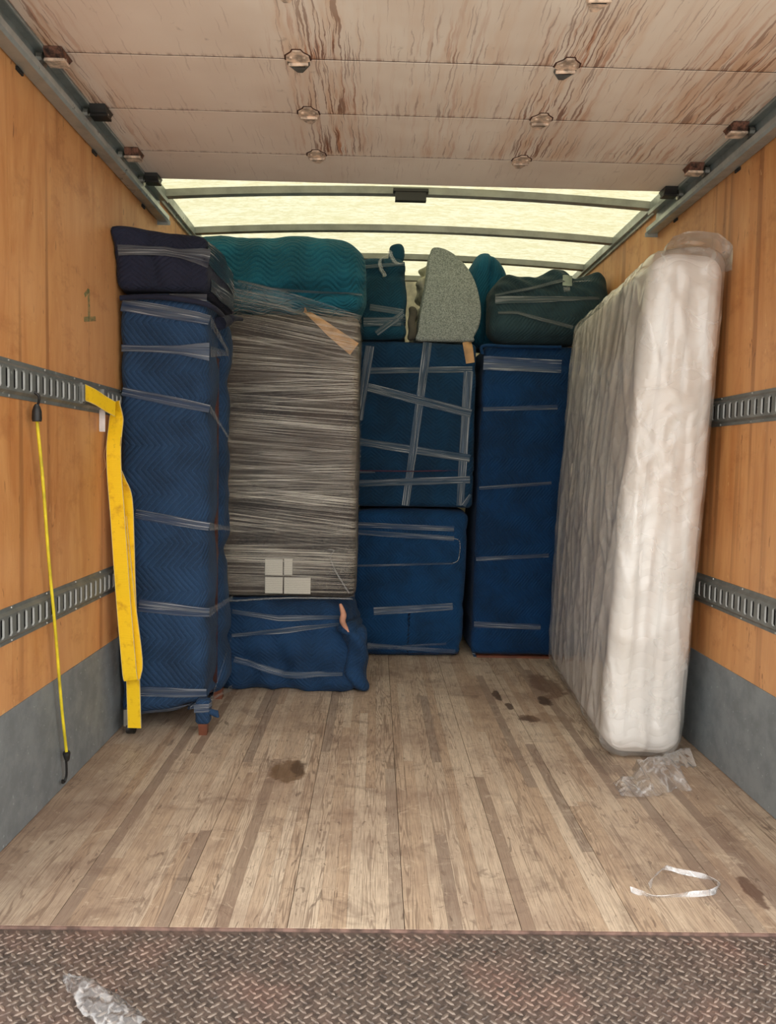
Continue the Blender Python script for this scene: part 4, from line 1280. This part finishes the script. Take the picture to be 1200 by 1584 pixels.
# bungee cord
c16 = thing('bungee_cord', (-1.15, 2.5, 0), 'thin yellow bungee cord with black hooks strung down the left wall', 'bungee cord')
xb = XL + .030
top = atx(57, 650, xb); bot = atx(103, 1165, xb)
pth = spline([top, atx(66, 740, xb), atx(75, 860, xb), atx(86, 980, xb), atx(95, 1090, xb), bot], 8)
MB().tube(pth, .0052, 8).build('elastic_cord', M['cord'], c16, True)
e0 = atx(57, 632, xb)
MB().tube([top + Vector((0, 0, -.004)), top + Vector((0, 0, .004)), e0 + Vector((0, 0, -.008)), e0 + Vector((0, 0, .006)), e0 + Vector((0, 0, .014))], [.013, .015, .014, .010, .005], 12).build('hook_boot', M['dark'], c16, True)
MB().tube(spline([e0 + Vector((0, 0, .008)), atx(60, 622, xb - .002), atx(60, 613, xb - .006), atx(55, 608, XL + .016), atx(51, 607, XL + .010)], 8), .0042, 8).build('wire_hook', M['dark'], c16, True)
MB().tube([bot + Vector((0, 0, .006)), bot, bot + Vector((0, .004, -.022)), bot + Vector((0, .006, -.030))], [.010, .013, .009, .004], 12).build('hook_boot', M['dark'], c16, True)
e1 = bot + Vector((-.004, .006, -.026))
MB().tube(spline([e1, e1 + Vector((-.002, .008, -.030)), e1 + Vector((-.006, .016, -.062)), e1 + Vector((-.010, .010, -.080)), e1 + Vector((-.010, -.006, -.078)), e1 + Vector((-.008, -.012, -.066))], 8), .0042, 8).build('wire_hook', M['dark'], c16, True)

# ------------------------------------------------------------------ scraps of plastic on the floor
def scrap1(u, v):
    # crumpled wad, pinched near its left third
    a = atz(952, 1222); b_ = atz(1060, 1216)
    x = a.x + (b_.x - a.x) * u
    wid = 0.10 * (0.55 + 0.45 * abs(math.cos(u * math.pi * 1.05 - .35 * math.pi))) * (1.0 if u > .35 else .9)
    y = a.y + (b_.y - a.y) * u + wid * (v - .5) * 2 * (1.15 if u > .4 else .8) + (0.035 if u > .4 else -.01)
    hgt = 0.060 * math.sin(math.pi * v) ** .7 * (math.sin(math.pi * min(1, max(0, (u - .28) / .75))) ** .6 if u > .28 else 0.18 * math.sin(math.pi * u / .28))
    r_ = 0.016 * ridged(u * 5, v * 3, 1.2, 4) + .006 * ridged(u * 9, v * 6, 1.2, 9)
    e = min(1, 8 * min(u, 1 - u, v, 1 - v) + .15)
    return (x + .008 * ridged(v * 4, u * 4, 1, 14) , y + .010 * ridged(u * 5, v * 5, 1, 11), max(.002, hgt + (.012 + r_) * e))


c17 = crumple('plastic_scrap', scrap1, 70, 40, M['scrap'], None)
put_props(c17, 'crumpled clear plastic film scrap on floor in front of the mattress', 'plastic scrap')
lp_ = [(975, 1379), (992, 1385), (1018, 1390), (1060, 1387), (1098, 1384), (1110, 1376), (1108, 1366), (1085, 1358), (1050, 1351), (1028, 1352), (1012, 1365), (1004, 1380)]
pth = spline([atz(*p) + Vector((0, 0, .006 + (.012 if i > 8 else 0))) for i, p in enumerate(lp_)], 8)
n = len(pth)
c18 = ribbon('plastic_strip', pth, [Vector((math.sin(i * .35) * .5, math.cos(i * .2), .9)) for i in range(n)], 0.015, M['strip'], None, .0015)
put_props(c18, 'looped strip of clear plastic film lying on the bare wooden floor', 'plastic strip')


def scrap3(u, v):
    a = atz(99, 1519, -.01); b_ = atz(215, 1610, -.01)
    d = (b_ - a); n_ = Vector((-d.y, d.x, 0)).normalized()
    w = 0.010 + 0.026 * min(1, u * 2.2)
    p = a + d * u + n_ * (w * (v - .5) * 2)
    return (p.x + .005 * ridged(u * 4, v * 4, 2, 2), p.y, -.006 + .03 * math.sin(math.pi * v) * min(1, u * 3 + .15) + .012 * max(0, ridged(u * 6, v * 2, 2, 6)))


c19 = crumple('plastic_scrap', scrap3, 40, 16, M['scrap'], None)
put_props(c19, 'pointed scrap of clear plastic film on the diamond tread plate', 'plastic scrap')
